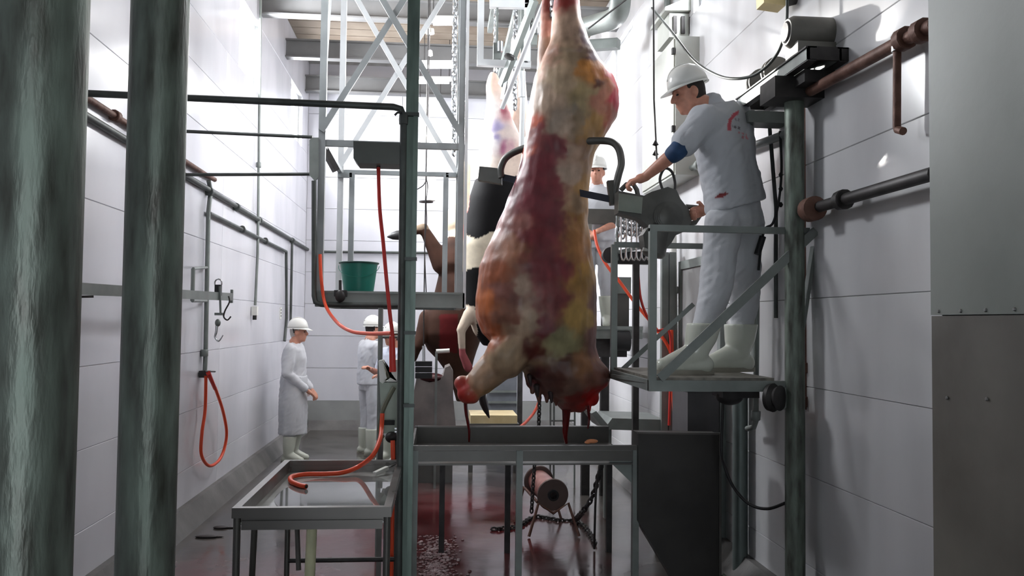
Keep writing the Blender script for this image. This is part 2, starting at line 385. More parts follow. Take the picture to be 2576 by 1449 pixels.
pipe('wall_pipe', 'thin vertical drop pipe on left wall, above the old man helmet', [wl(735, 607), wl(731, 815)], .018, dark_m)
pipe('wall_pipe', 'vertical water pipe on left wall feeding the looped orange hose', [wl(525, 455), wl(530, 480), wl(524, 535), wl(517, 900), wl(515, 945)], .02, steel_m, [wl(514, 888)])
c = pipe('electrical_conduit', 'vertical grey conduit on left wall ending in a socket box', [wl(656, -60), wl(651, 420), wl(648, 640), wl(642, 768)], .016, steel_m, [wl(651, 415), wl(650, 555)], 'conduit')
p = wl(641, 782, .04); MB().cbox(p, (.06, .07, .1)).build('socket_box', plasw_m, c)
MB().cyl(p+V((0, 0, -.05)), p+V((0, 0, -.1)), .022, 14).build('plug', black_m, c)
c = pipe('bracket_pipe', 'small square pipe bracket beside the hook scale', [wl(486, 676, .22), wl(484, 757, .22)], .016, steel_m, (), 'bracket')
MB().tube([wl(486, 676, .22), wl(520, 673, .03)], .012, 8).build('arm', steel_m, c)
MB().tube([wl(484, 757, .22), wl(520, 757, .03)], .012, 8).build('arm', steel_m, c)
MB().cbox(wl(706, 788, .005), (.01, .09, .16)).build('sign_plate', plasw_m)
o = bpy.data.objects['sign_plate']; tag(o, 'small white notice plate on left wall above the old man', 'sign')
for i in range(3):
    z = wl(706, 788).z+.045-.04*i; MB().cbox((XL+.0115, o.data.vertices[0].co.y+.045, z), (.003, .06, .012)).build('print', iron_m, o)
# hose loop
h = thing('water_hose', 'orange hose hanging in a loop from a tap on the left wall', 'hose', wl(515, 945))
pts = [wl(518, 945, .07), wl(516, 1030, .06), wl(508, 1090, .06), wl(507, 1145, .06), wl(528, 1172, .06), wl(556, 1150, .08), wl(570, 1095, .1), wl(561, 1035, .1), wl(541, 975, .1)]
MB().tube(pts, .014, 10, 8).build('loop', hose_m, h)
MB().tube([wl(541, 978, .1), wl(524, 938, .1)], [.016, .02], 10).build('nozzle', hoser_m, h)
b = MB(); b.cbox(wl(515, 941, .05), (.08, .07, .06)); b.tube([wl(515, 934, .09), wl(541, 935, .09)], .007, 8); b.build('tap', iron_m, h)
# scale beam and hook scale
sb = thing('rail_bar', 'flat grey bar standing off the left wall, carrying the hook scale', 'rail', P(182, 730, 4.45))
A = P(120, 722, 4.2); Bp = P(583, 747, 7.2); MB().bar(A, Bp, .02, .062).build('bar', steel_m, sb)
MB().bar(Bp+V((0, 0, -.05)), Bp+V((0, 0, .06)), .02, .02).build('end_stop', steel_m, sb)
MB().bar(P(186, 747, 4.5), P(232, 746, 4.6), .02, .012).build('latch', iron_m, sb)
for t in (.25, .62): q = A.lerp(Bp, t); MB().bar(q, (XL, q.y, q.z), .03, .03).build('stay', steel_m, sb)
hs = thing('hook_scale', 'black dial hook scale with steel meat hook hanging on the bar', 'scale', P(549, 745, 6.9))
yh = 6.88
MB().tube([P(549+9*math.sin(t), 712-10*math.cos(t), yh-.02) for t in [i*PI/5 for i in range(10)]], .006, 8, closed=True).build('ring', chrome_m, hs)
MB().cbox(P(549, 730, yh-.03), (.045, .05, .085)).build('dial_body', black_m, hs)
MB().bar(P(553, 720, yh-.06), P(555, 788, yh-.06), .014, .014).build('strap', steel_m, hs)
MB().tube([P(x, y_, yh-.05) for x, y_ in ((575, 745), (577, 760), (566, 782), (563, 797), (572, 805), (581, 796))], .006, 8, 6).build('hook', iron_m, hs)
b = MB(); b.cbox(P(551, 790, yh-.05), (.06, .04, .02)); b.ell(P(548, 812, yh-.05), (.022, .02, .03)); b.build('swivel', steel_m, hs)
MB().tube([P(x, y_, yh-.05) for x, y_ in ((546, 815), (544, 835), (541, 848), (550, 858), (561, 843))], [.011, .011, .010, .009, .004], 10, 6).build('hook', chrome_m, hs)

# ------------------------------------------------------------------ gate rails and green post
yp = 5.0
gp = thing('gate_rail', 'round pipe rail from left wall with elbow turning down beside the green post', 'rail', P(1015, 1200, yp))
za = P(205, 234, 4.95); zb = P(990, 269, yp)
MB().tube([V((XL, 4.95, za.z)), zb, P(1008, 274, yp), P(1015, 292, yp)], .02, 14).build('top_rail', dark_m, gp)
MB().tube([P(1015, 288, yp), V((P(1008, 1150, yp).x, yp, 0))], .02, 14).build('down_pipe', dark_m, gp)
MB().lathe([(.026, -.03), (.028, 0), (.026, .03)], P(1015, 300, yp), (0, 0, 1), 14).build('coupling', dark_m, gp)
MB().tube([P(993, 290, yp-.03), P(1000, 283, yp-.03), P(1012, 284, yp-.03)], .007, 8).build('wire_tie', black_m, gp)
gpst = thing('steel_post', 'tall green-grey box-section post in the middle of the hall', 'post', (P(1030, 724, 5.06).x, 5.06, 0))
xq = P(1029, 724, 5.06).x
MB().box((xq-.033, 5.03, 0), (xq+.033, 5.10, 5.2)).build('channel', greenpost_m, gpst, 20)
MB().box((xq+.012, 5.0, 0), (xq+.040, 5.03, 5.2)).build('cover_strip', greenpost_m, gpst, 20)
MB().box((xq-.12, 4.98, 0), (xq+.12, 5.22, .015)).build('foot_plate', greenpost_m, gpst)
for zz in (1.2, 1.62, 2.05, 2.9): MB().box((xq-.05, 4.99, zz), (xq+.045, 5.0+.02, zz+.02)).build('clamp', dark_m, gpst)
# switch box on the post
eb = thing('hose_box', 'dark grey sheet-metal box on the gate pipe, with orange hose below', 'box', P(950, 413, 5.05))
q = [P(x, y_, 5.0) for x, y_ in ((889, 355), (1009, 359), (1009, 413), (899, 410), (889, 398))]
MB().prism(q, (0, .18, 0)).build('case', mat('dark_grey_box', (92, 94, 90), .5, .2), eb)
MB().cyl(P(952, 411, 5.08), P(952, 430, 5.08), .012, 12).build('gland', black_m, eb)
h = thing('water_hose', 'red-orange hose dropping straight from the grey box past the cage', 'hose', P(952, 425, 5.05))
MB().tube([P(x, y_, yy) for x, y_, yy in ((952, 420, 5.08), (955, 520, 5.0), (964, 610, 4.96), (972, 700, 4.93), (981, 790, 4.95), (988, 850, 4.97), (990, 920, 5.0))], .011, 10, 6).build('upper_run', hoser_m, h)
MB().tube([P(986, 845, 4.97), P(988, 935, 4.98)], [.016, .02], 12).build('spray_grip', hoser_m, h)
h = thing('water_hose', 'orange hose sagging under the cage towards the green post', 'hose', P(905, 838, 6.6))
MB().tube([P(x, y_, yy) for x, y_, yy in ((805, 640, 6.95), (808, 700, 6.93), (818, 765, 6.9), (845, 808, 6.5), (880, 832, 6.0), (925, 839, 5.6), (985, 838, 5.1))], .013, 10, 7).build('run', hose_m, h)
# second and third rails with end plate
r2 = thing('side_rail', 'pair of thin pipe rails from left wall to the cage corner plate', 'rail', P(790, 440, 7.0))
for y0, y1 in ((330, 345), (440, 438)):
    e = P(786, y1, 6.98); MB().tube([V((XL, 6.98, P(463, y0, 6.98).z)), e], .014, 10).build('rail', dark_m, r2)
q = [P(x, y_, 6.96) for x, y_ in ((778, 352), (786, 346), (801, 346), (801, 445), (792, 456), (778, 440))]
MB().prism(q, (0, .03, 0)).build('corner_plate', steel_m, r2)

# ------------------------------------------------------------------ lifting cage platform
y0, y1 = 7.0, 8.35
xl, xr = P(806, 600, y0).x, P(1161, 600, y0).x
zf = P(900, 748, y0).z
cg = thing('work_cage', 'tall galvanised lifting work cage with cross braces and floor tray', 'platform', (0, y0, zf))
def post(x, y_, z0, w, m=cage_m): MB().box((x-w/2, y_-w/2, z0), (x+w/2, y_+w/2, ZC-.3)).build('post', m, cg, 20)
post(xl, y0, zf-.08, .055); post(xr-.012, y0, zf-.08, .05); post(xl, y1, zf+.0, .055, white_m); post(xr+.0, y1, zf+.0, .05)
MB().box((xr+.016, y0-.03, zf-.08), (xr+.04, y0+.03, ZC-.3)).build('post_flange', white_m, cg, 20)
def brace(pa, pb, yy, m, w=.05): MB().bar(P(*pa, yy), P(*pb, yy), .012, w).build('brace', m, cg)
brace((808, 329), (1042, -42), y0-.035, cage_m); brace((925, -65), (1162, 342), y0-.05, cage_m)
brace((854, 419), (1160, -76), y1-.03, white_m); brace((855, -78), (1149, 435), y1-.045, white_m)  # back braces are lit in their colour, paler than the front pair
zt = P(850, 361, y0).z
MB().box((xl, y0-.02, zt-.025), (xr, y0+.02, zt+.025)).build('cross_bar', cage_m, cg, 20)
MB().box((xl, y1-.02, zt-.02), (xr, y1+.02, zt+.02)).build('cross_bar', cage_m, cg, 20)
for x in (xl, xr): MB().box((x-.02, y0, zt-.02), (x+.02, y1, zt+.02)).build('side_bar', cage_m, cg, 20)
zb0, zb1 = P(900, 772, y0).z, P(900, 734, y0).z
MB().box((xl-.03, y0-.03, zb0), (xr+.03, y0+.02, zb1)).build('front_channel', steel_m, cg, 20)
MB().box((xl-.03, y0-.045, zb1-.012), (xr+.0, y0+.03, zb1+.004)).build('top_lip', steel_m, cg, 20)
MB().box((xl-.03, y1-.02, zb0), (xr+.03, y1+.03, zb1)).build('back_channel', steel_m, cg, 20)
for x in (xl, xr): MB().box((x-.03, y0+.02, zb0), (x+.03, y1-.02, zb1)).build('side_channel', steel_m, cg, 20)
MB().box((xl, y0+.02, zb0+.02), (xr, y1, zb0+.035)).build('floor_plate', inoxd_m, cg, 20)
MB().tube([P(790, 455, y0-.05), P(790, 745, y0-.05), P(793, 760, y0-.05), P(808, 766, y0-.05), P(1012, 768, y0-.05)], .02, 12).build('guard_pipe', dark_m, cg)
for sx, xa, xb in ((0, 850, 886), (1, 1148, 1122)):
    zz = P(870, 441, y1).z; pa, pb = P(xa, 441, y1-.05), P(xb, 441, y1-.05)
    MB().bar(pa, pb, .05, .045).build('handrail', cage_m, cg); MB().bar(V((pb.x, pb.y, zb0+.03)), pb+V((0, 0, .02)), .05, .05).build('handrail_post', cage_m, cg)
MB().bar(P(815, 374, y0+.2), P(846, 430, y0+.25), .06, .05).build('gusset', iron_m, cg)
b = MB(); b.cbox(P(857, 738, y0-.06), (.1, .05, .05)); b.tube([P(856, 738, y0-.07), P(856, 705, y0-.07)], .012, 8); b.ell(P(856, 745, y0-.08), (.04, .03, .05)); b.build('valve', iron_m, cg)
MB().tube([P(812, 300, y0+.3), P(832, -20, y0+.3)], .012, 8).build('slanting_rod', white_m, cg)
# bucket
q = P(902, 728, 7.3); zq = zb0+.035; R0, R1, H = .112, .158, .345
bk = thing('bucket', 'dark green plastic bucket standing on the cage floor', 'bucket', (q.x, 7.3, zq))
MB().lathe([(R0-.01, .002), (R0, 0), (R1, H), (R1-.006, H), (R0-.008, .012), (.001, .012)], (q.x, 7.3, zq), seg=36).build('body', bucket_m, bk)
MB().tube([(q.x+(R1+.004)*math.cos(2*PI*k/36), 7.3+(R1+.004)*math.sin(2*PI*k/36), zq+H-.006) for k in range(36)], .008, 8, closed=True).build('rim', mat('dark_green_rim', (14, 60, 54), .4), bk)
MB().tube([(q.x+(R1+.012)*math.cos(t), 7.3-(R1+.012)*abs(math.sin(t))*.9, zq+H-.03-.1*abs(math.sin(t))) for t in [PI*i/14 for i in range(15)]], .003, 6).build('bail', bucket_m, bk)

# ------------------------------------------------------------------ tray table in front
z = .865; yf_, yb_ = 3.9, 5.22
tl, tr = P(583, 1272, yf_).x, P(985, 1283, yf_).x
tt = thing('tray_table', 'stainless tray table with wet floor and raised rim, in the left foreground', 'table', ((tl+tr)/2, (yf_+yb_)/2, 0))
MB().box((tl+.02, yf_+.02, z-.075), (tr-.02, yb_-.02, z-.067)).build('tray_floor', mat('wet_tray_floor', (168, 170, 168), .12, .2, scale=3, rgb2=(196, 198, 194), bump=.05, bscale=9), tt)  # lighter base colour stands in for bright reflection on the wet floor
for nm, lo, hi in (('rim_front', (tl, yf_, z-.045), (tr, yf_+.035, z)), ('rim_back', (tl, yb_-.03, z-.045), (tr, yb_, z)), ('rim_side', (tl, yf_+.035, z-.045), (tl+.035, yb_-.03, z)), ('rim_side', (tr-.035, yf_+.035, z-.045), (tr, yb_-.03, z))):
    MB().box(lo, hi).build(nm, inox_m, tt, 20)
for lo, hi in (((tl+.025, yf_+.028, z-.08), (tr-.025, yf_+.034, z-.03)), ((tl+.025, yb_-.034, z-.08), (tr-.025, yb_-.028, z-.03)), ((tl+.025, yf_+.03, z-.08), (tl+.032, yb_-.03, z-.03)), ((tr-.032, yf_+.03, z-.08), (tr-.025, yb_-.03, z-.03))):
    MB().box(lo, hi).build('tray_side', inox_m, tt, 20)
MB().box((tl+.04, yf_+.015, z-.1), (tr-.04, yf_+.03, z-.06)).build('apron', inox_m, tt, 20)
for x, y_ in ((tl+.02, yf_+.02), (tr-.02, yf_+.02), (tl+.03, yb_-.03), (tr-.03, yb_-.03)):
    MB().cyl((x, y_, 0), (x, y_, z-.04), .016, 14).build('leg', inoxd_m, tt)
ym = (yf_+yb_)/2
MB().tube([(tl+.09, yf_+.05, z-.1), (tl+.04, yf_+.2, 0)], .014, 10).build('stay', inoxd_m, tt)
MB().tube([(tl+.08, yb_-.1, z-.1), (tl+.14, yb_-.3, .3)], .014, 10).build('stay', inoxd_m, tt)
MB().tube([(tl+.03, yb_-.03, .28), (tr-.03, yb_-.03, .28)], .014, 10).build('stretcher', iron_m, tt)
q = P(786, 1292, 4.3); MB().cyl((q.x, 4.3, z-.18), (q.x, 4.3, z-.07), .028, 16).build('drain_neck', inoxd_m, tt)
MB().tube([(q.x, 4.3, z-.12), (q.x-.01, 4.3, .3), (q.x-.05, 4.32, 0.02)], .026, 14).build('drain_pipe', mat('cream_pvc', (206, 204, 168), .4), tt)
w = MB(); w.v = []; pts = []
for k in range(40):
    t = 2*PI*k/40; r = 1+.12*NZ.noise(V((math.cos(t)*1.5, math.sin(t)*1.5, 4)))
    pts.append((tl+.4+.32*r*math.cos(t), yf_+.62+.52*r*math.sin(t), z-.0668))
pts = [(min(max(a, tl+.04), tr-.04), min(max(b2, yf_+.05), yb_-.05), c2) for a, b2, c2 in pts]
tag(MB().prism(pts, (0, 0, .003)).build('water_puddle', mat('shallow_water', (168, 170, 168), .03, 0, spec=.6, trans=.6)), 'shallow puddle of water lying in the stainless tray', 'water')
h = thing('water_hose', 'thick orange hose curling to its open end in the tray table', 'hose', P(770, 1222, 4.35))
zt_ = z-.05
pts = [P(962, 1040, 5.22), P(960, 1075, 5.2), P(956, 1105, 5.1), P(938, 1145, 5.0)]
pts += [PZ(x, y_, zt_+dz) for x, y_, dz in ((905, 1172, .03), (865, 1188, .008), (820, 1192, 0), (770, 1193, 0), (735, 1199, 0), (732, 1210, 0), (752, 1220, 0), (770, 1224, 0))]
MB().tube(pts, .0135, 12, 8).build('run', hose_m, h)
e = PZ(770, 1224, zt_); MB().cyl(e, e+V((.004, -.002, 0)), .010, 12).build('open_end', black_m, h)
kn = thing('knife', 'white-handled knife lying over the back right rim of the tray', 'knife', PZ(945, 1190, z))
ka, kb = PZ(942, 1192, z-.05), P(985, 1172, 5.15); MB().bar(ka, ka.lerp(kb, .75), .025, .02).build('handle', plasw_m, kn)
MB().bar(ka.lerp(kb, .75), P(1003, 1162, 5.2), .02, .004).build('blade', iron_m, kn)
tag(MB().tube([P(988, 1108, 5.3), P(989, 1158, 5.28), V((P(990, 1200, 5.28).x, 5.28, .01))], .014, 12).build('orange_standpipe', hose_m), 'short straight length of orange hose hanging behind the tray beside the post', 'hose')

# ------------------------------------------------------------------ knife steriliser beside the green post
ks = thing('knife_steriliser', 'pale green-grey steriliser cabinet with taps beside the green post', 'cabinet', P(980, 1100, 5.45))
yk = 5.45
c_ = mat('pale_green_enamel', (140, 150, 138), .4, .1, var=.1)
MB().prism([P(x, y_, yk) for x, y_ in ((955, 962), (1004, 962), (1004, 1090), (960, 1090))], (0, .2, 0)).build('body', c_, ks)
MB().prism([P(x, y_, yk-.01) for x, y_ in ((952, 908), (962, 906), (975, 960), (1000, 960), (1000, 905), (985, 905), (982, 950), (966, 955), (962, 965), (955, 960))], (0, .12, 0)).build('top_rack', plasw_m, ks)
MB().tube([P(991, 975, yk-.06), P(978, 1000, yk-.08), P(964, 1030, yk-.08), P(957, 1060, yk-.08), P(955, 1085, yk-.08), P(963, 1100, yk-.06)], .014, 10, 6).build('bent_pipe', mat('olive_pipe', (106, 108, 92), .5, .3), ks)
MB().bar(P(953, 1063, yk-.06), P(992, 1063, yk-.03), .02, .03).build('strap', black_m, ks)
MB().ell(P(985, 1100, yk-.02), (.04, .04, .035)).build('valve', iron_m, ks)
b = MB()
for y_ in (1078, 1086): b.bar(P(993, y_, yk-.02), P(1006, y_, yk-.02), .01, .01)
b.build('bracket', chrome_m, ks)
MB().bar(P(958, 1100, yk+.05), V((P(958, 1100, yk+.05).x, yk+.05, 0)), .03, .03).build('leg', inoxd_m, ks)
MB().bar(P(998, 1095, yk+.05), V((P(998, 1100, yk+.05).x, yk+.05, 0)), .03, .03).build('leg', inoxd_m, ks)
hp = thing('rail_post', 'thin dark upright rail with cross arm, behind the hose near the green post', 'rail', (P(956, 1000, 6.2).x, 6.2, 0))
MB().tube([V((P(956, 1000, 6.2).x, 6.2, 0)), P(958, 775, 6.2)], .018, 10).build('upright', steel_m, hp)
MB().tube([P(958, 848, 6.2), P(1000, 848, 6.2)], .01, 8).build('arm', steel_m, hp)

# ------------------------------------------------------------------ long trough table
yt0, yt1, zt0 = 5.45, 6.4, .915
x0 = P(1034, 1120, yt0).x; x1 = P(1604, 1135, yt0).x
lt = thing('trough_table', 'long stainless trough table with tall back rim below the carcass', 'table', ((x0+x1)/2, 5.9, 0))
MB().box((x0, yt0, zt0-.125), (x1, yt1, zt0-.115)).build('top', inoxd_m, lt, 20)
MB().box((x0, yt0-.015, zt0-.03), (x1, yt0+.02, zt0)).build('front_rim', inoxd_m, lt, 20)
MB().box((x0, yt0+.0, zt0-.1), (x1, yt0+.03, zt0-.035)).build('apron', inoxd_m, lt, 20)
MB().box((x0, yt1-.02, zt0-.12), (x1, yt1, zt0)).build('back_rim', inoxd_m, lt, 20)
MB().box((x0, yt1-.03, zt0-.002), (x1, yt1+.02, zt0+.008)).build('back_lip', inox_m, lt, 20)
MB().box((x0, yt0+.02, zt0-.12), (x0+.015, yt1-.02, zt0)).build('end_rim', inoxd_m, lt, 20)
for px, yy in ((1305, yt0+.02), (1597, yt0+.02), (1042, yt0+.02)):
    p = P(px, 1300, yy); MB().box((p.x-.02, yy-.028, 0), (p.x+.02, yy+.02, zt0-.032)).build('leg', steel_m, lt, 20)
for px, yy in ((1277, yt1-.05), (1532, yt1-.05), (1112, yt1-.05)):
    p = P(px, 1250, yy); MB().box((p.x-.02, yy-.02, 0), (p.x+.02, yy+.02, zt0-.12)).build('leg', iron_m, lt, 20)
p = P(1590, 1160, yt0+.04); MB().prism([(p.x, yt0+.03, zt0-.1), (p.x, yt0+.03, zt0-.25), (p.x-.16, yt0+.03, zt0-.1)], (0, .02, 0)).build('gusset', steel_m, lt)
tag(MB().ell(P(1489, 1113, yt0)+V((0, 0, .008)), (.04, .015, .014)).ell(P(1478, 1115, yt0)+V((0, 0, .005)), (.02, .02, .01)).build('meat_scrap', mat('scrap', (214, 140, 96), .4)), 'small orange scrap of fat lying on the trough table', 'scrap')
# dark sloped bin at right end
ybn = 5.4
bn = thing('offal_chute', 'dark steel offal chute with slanted lower edge at the table end', 'chute', P(1700, 1400, 5.5))
q = [P(x, y_, ybn) for x, y_ in ((1606, 1090), (1811, 1093), (1811, 1470), (1700, 1470), (1606, 1312))]
MB().prism(q, (0, .16, 0)).build('shell', bin_m, bn, 20)
MB().bar(P(1603, 1088, ybn), P(1813, 1091, ybn), .03, .012).build('top_lip', inox_m, bn)
MB().bar(P(1811, 1090, ybn-.01), P(1811, 1470, ybn-.01), .015, .02).build('edge_strip', inoxd_m, bn)
q = P(1760, 1449, ybn+.25); MB().box((q.x-.12, ybn+.02, 0), (q.x+.1, ybn+.14, q.z+.05)).build('stand', bin_m, bn)

# ------------------------------------------------------------------ operator platform at right
yq0, yq1 = 4.62, 5.65; zp = P(1800, 957, yq0).z; zr = P(1800, 577, yq0).z
xa, xb = P(1641, 800, yq0).x, XR-.05
pf = thing('operator_platform', 'grey steel operator platform with guard rails and diagonal braces', 'platform', (xb-.3, 5.1, zp))
MB().box((xa, yq0, zp-.005), (xb-.18, yq1, zp+.015)).build('deck', mat('chequer_deck', (120, 116, 108), .55, .3, scale=20, var=.3), pf, 20)
MB().box((xa-.02, yq0-.02, zp-.06), (xb-.12, yq0+.02, zp+.0)).build('front_beam', steel_m, pf, 20)
MB().box((xa-.02, yq0, zp-.06), (xa+.02, yq1, zp+.0)).build('side_beam', steel_m, pf, 20)
MB().box((xa-.02, yq1-.02, zp-.06), (xb-.12, yq1+.02, zp+.0)).build('back_beam', steel_m, pf, 20)
def sq(name, a, b2, w=.036): MB().bar(a, b2, w, w).build(name, steel_m, pf)
sq('post', (xa, yq0, zp), (xa, yq0, zr), .04); sq('post', (xa, yq1, zp), (xa, yq1, zr), .04)
sq('top_rail', (xa-.02, yq0, zr), (xb+.02, yq0, zr)); sq('top_rail', (xa, yq1, zr), (P(1900, 640, yq1).x, yq1, zr)); 
MB().bar(P(1660, 952, yq0-.045), P(2052, 580, yq0-.045), .012, .05).build('brace', steel_m, pf)
MB().bar(P(1565, 930, yq1-.05), P(1745, 765, yq1-.2), .012, .03).build('brace', steel_m, pf)
MB().bar(P(1545, 945, yq1-.1), P(1640, 960, yq0+.02), .05, .02).build('toe_board', steel_m, pf)
p = P(1899, 800, 5.5); sq('post', (p.x, 5.5, zp), (p.x, 5.5, zr), .04)
sq('mid_rail', P(1900, 752, 5.5), P(1980, 742, 5.3), .025)
MB().bar(P(2052, 590, yq0+.02), P(1995, 970, yq0+.02), .02, .05).build('brace', steel_m, pf)
b = MB(); b.cbox(P(1850, 985, 5.0), (.22, .2, .06)); b.ell(P(1835, 998, 5.0), (.08, .08, .05)); b.build('slide_bracket', iron_m, pf)
rl = MB(); rl.lathe([(.03, -.02), (.075, -.015), (.08, .01), (.06, .03), (.07, .05), (.03, .06)], P(1942, 1000, 4.6), (.6, -.8, 0), 24); rl.build('guide_roller', iron_m, pf)
MB().bar(P(1960, 985, 4.62), P(1985, 1010, 4.62), .06, .12).build('roller_bracket', steel_m, pf)
# columns carrying platform and motor shelf
xc = P(1999, 724, 4.6).x; r = .054
cl = thing('steel_column', 'green-grey pipe column at right carrying the motor shelf', 'column', (xc, 4.6, 0), 'round steel columns')
MB().tube([(xc, 4.6, 0), (xc, 4.6, P(1999, 214, 4.6).z)], r, 28).build('shaft', galv_m, cl)
MB().lathe([(r+.07, 0), (r+.07, .015), (r, .015)], (xc, 4.6, 0), seg=28).build('base_plate', galv_m, cl)
xc2 = P(1862, 1200, 5.62).x
cl = thing('steel_column', 'short grey pipe column under the operator platform', 'column', (xc2, 5.62, 0), 'round steel columns')
MB().tube([(xc2, 5.62, 0), (xc2, 5.62, zp-.06)], .05, 24).build('shaft', mat('grey_green_shaft', (108, 118, 116), .45, .4, scale=5, var=.15), cl)
MB().lathe([(.12, 0), (.12, .015), (.05, .015)], (xc2, 5.62, 0), seg=24).build('base_plate', galv_m, cl)
# dark pipe & cables behind the column
p0 = P(2030, 260, 4.72); 
pipe('drain_pipe', 'dark vertical pipe just behind the right column', [P(2030, 255, 4.74), P(2026, 1030, 4.74)], .022, rust_m, [P(2027, 925, 4.74), P(2027, 1010, 4.74)])
pipe('power_cable', 'black cable sagging from the platform to the right column', [P(1820, 980, 5.1), P(1815, 1130, 5.1), P(1822, 1170, 5.05), P(1845, 1225, 5.0), P(1885, 1268, 4.9), P(1930, 1280, 4.8), P(1974, 1266, 4.68)], .009, black_m, (), 'cable', None, 6)
pipe('power_cable', 'black cable hanging down the wall behind the right column', [P(2024, 880, 4.8), P(2020, 1000, 4.8), P(2026, 1100, 4.8), P(2020, 1180, 4.75)], .009, black_m, (), 'cable', None, 6)
pipe('water_pipe', 'thin pipe at right wall, right of the worker boots, with bend and tap', [PX(1906, 560, XR-.08), PX(1901, 1060, XR-.08), PX(1896, 1075, XR-.08), PX(1880, 1078, XR-.08)], .018, steel_m, [PX(1901, 1045, XR-.08)])
# pipes on right wall
def wr(px, py, off=.03): return PX(px, py, XR-off)
rp = pipe('wall_pipe', 'grimy dark pipe sloping up the right wall beyond the column', [wr(1990, 541, .1), wr(2350, 436, .1)], .03, iron_m, [wr(2045, 525, .1), wr(2120, 503, .1)])
MB().lathe([(.04, -.05), (.065, -.04), (.065, .04), (.04, .05)], wr(2043, 526, .12), (0, 1, 0), 18).build('flange', rust_m, rp)
rp = pipe('wall_pipe', 'rusty brown pipe high on the right wall with a drop leg', [wr(2000, 250, .08), wr(2110, 190, .08), wr(2255, 110, .08), wr(2350, 62, .08)], .03, rust_m, [wr(2275, 98, .08), wr(2320, 78, .08)])
MB().tube([wr(2257, 105, .08), wr(2256, 318, .08), wr(2258, 326, .08), wr(2272, 330, .08)], .018, 12).build('drop_leg', rust_m, rp)
MB().lathe([(.026, -.02), (.026, .02)], wr(2257, 118, .08), (0, 0, 1), 12).build('coupling', chrome_m, rp)

d1 = struct(MB().box((XR-.03, 6.15, .16), (XR+.0, 7.1, 2.16)).build('door_1', mat('grey_door', (140, 140, 140), .4, rgb2=(156, 156, 156)), None, 20))
for a_, b_2 in (((XR-.045, 6.08, .16), (XR, 6.15, 2.23)), ((XR-.045, 7.1, .16), (XR, 7.17, 2.23)), ((XR-.045, 6.15, 2.16), (XR, 7.1, 2.23))): MB().box(a_, b_2).build('door_jamb', steel_m, d1, 20)
MB().bar((XR-.07, 6.25, 1.05), (XR-.07, 6.38, 1.05), .02, .025).bar((XR-.08, 6.26, 1.05), (XR-.02, 6.26, 1.05), .02, .02).build('door_handle', chrome_m, d1)
# ------------------------------------------------------------------ motor shelf
zsf = P(2100, 118, 4.2).z; xs0 = P(2032, 115, 4.2).x; xs1 = XR-.0; ye = 5.25
ms = thing('motor_shelf', 'dark steel channel shelf on the right wall holding the grey motor', 'shelf', (xc, 4.6, zsf))
for x in (xs0, xs1-.05):
    MB().box((x, 4.2, zsf-.07), (x+.012, ye, zsf)).build('channel_web', steel_m, ms, 20)
    MB().box((x-.01, 4.2, zsf-.008), (x+.05, ye, zsf)).build('channel_flange', iron_m, ms, 20)
    MB().box((x, 4.2, zsf-.075), (x+.045, ye, zsf-.067)).build('channel_flange', iron_m, ms, 20)
MB().box((xs0, 4.2, zsf-.07), (xs1, 4.215, zsf)).build('end_channel', iron_m, ms, 20)
MB().box((xs0, ye-.02, zsf-.07), (xs1, ye, zsf)).build('end_channel', iron_m, ms, 20)
MB().box((xs0, 4.28, zsf-.004), (xs1, 4.58, zsf+.008)).build('bed_plate', iron_m, ms, 20)
b = MB(); b.box((xs0-.06, 4.48, zsf-.19), (xs1, 4.7, zsf-.075)); b.box((xs0+.05, 4.35, zsf-.14), (xs1, 4.5, zsf-.075)); b.build('bracket', iron_m, ms, 20)
q = P(1900, 300, 5.0); MB().box((q.x-.06, 4.95, q.z-.03), (XR, 5.1, q.z+.04)).build('cross_beam', steel_m, ms, 20)
for yy in (4.86, 5.1):
    MB().lathe([(.03, -.03), (.085, -.03), (.085, -.015), (.07, 0), (.085, .015), (.085, .03), (.03, .03)], (xs0+.1, yy, zsf+.06), (0, 1, 0), 28).build('pulley', motor_m, ms)
mo = thing('electric_motor', 'grey finned electric motor lying on the wall shelf', 'motor', (xs0+.15, 4.42, zsf+.01))
rm = .086; zm = zsf+.145; xm0 = P(1978, 85, 4.42).x; xm1 = P(2120, 85, 4.42).x
MB().lathe([(.02, 0), (rm*.8, 0), (rm, .03), (rm, xm1-xm0-.03), (rm*.93, xm1-xm0), (.02, xm1-xm0)], (xm0, 4.42, zm), (1, 0, 0), 36).build('housing', motor_m, mo)
MB().lathe([(.02, 0), (.05, 0), (.062, .02), (.062, .05), (.02, .05)], (xm1, 4.42, zm), (1, 0, 0), 24).build('fan_cover', motor_m, mo)
for k in range(14):
    t = 2*PI*k/14; MB().cbox((xm1-.04, 4.42+(rm+.0)*math.cos(t), zm+rm*math.sin(t)), (.03, .008 if abs(math.sin(t)) > .7 else .006, .008)).build('vent', black_m, mo)
MB().box((xm0+.03, 4.34, zsf+.008), (xm1-.03, 4.5, zsf+.075)).build('foot', motor_m, mo)
MB().lathe([(.01, 0), (.05, 0), (.06, .01), (.01, .01)], (xm0-.01, 4.42, zm), (1, 0, 0), 16).build('end_bell', iron_m, mo)
pipe('power_cable', 'looping dark cable hanging over the worker helmet to the motor', [wr(1640, 20, .25), P(1690, 80, 6.0), P(1745, 150, 5.5), P(1800, 187, 5.2), P(1850, 198, 5.0), P(1905, 185, 4.85), P(1955, 135, 4.7), P(1978, 60, 4.6), P(1980, -30, 4.6)], .009, dark_m, (), 'cable', None, 7)
b = thing('junction_box', 'small cream junction box at top edge above the motor', 'box', P(1948, 0, 4.9))
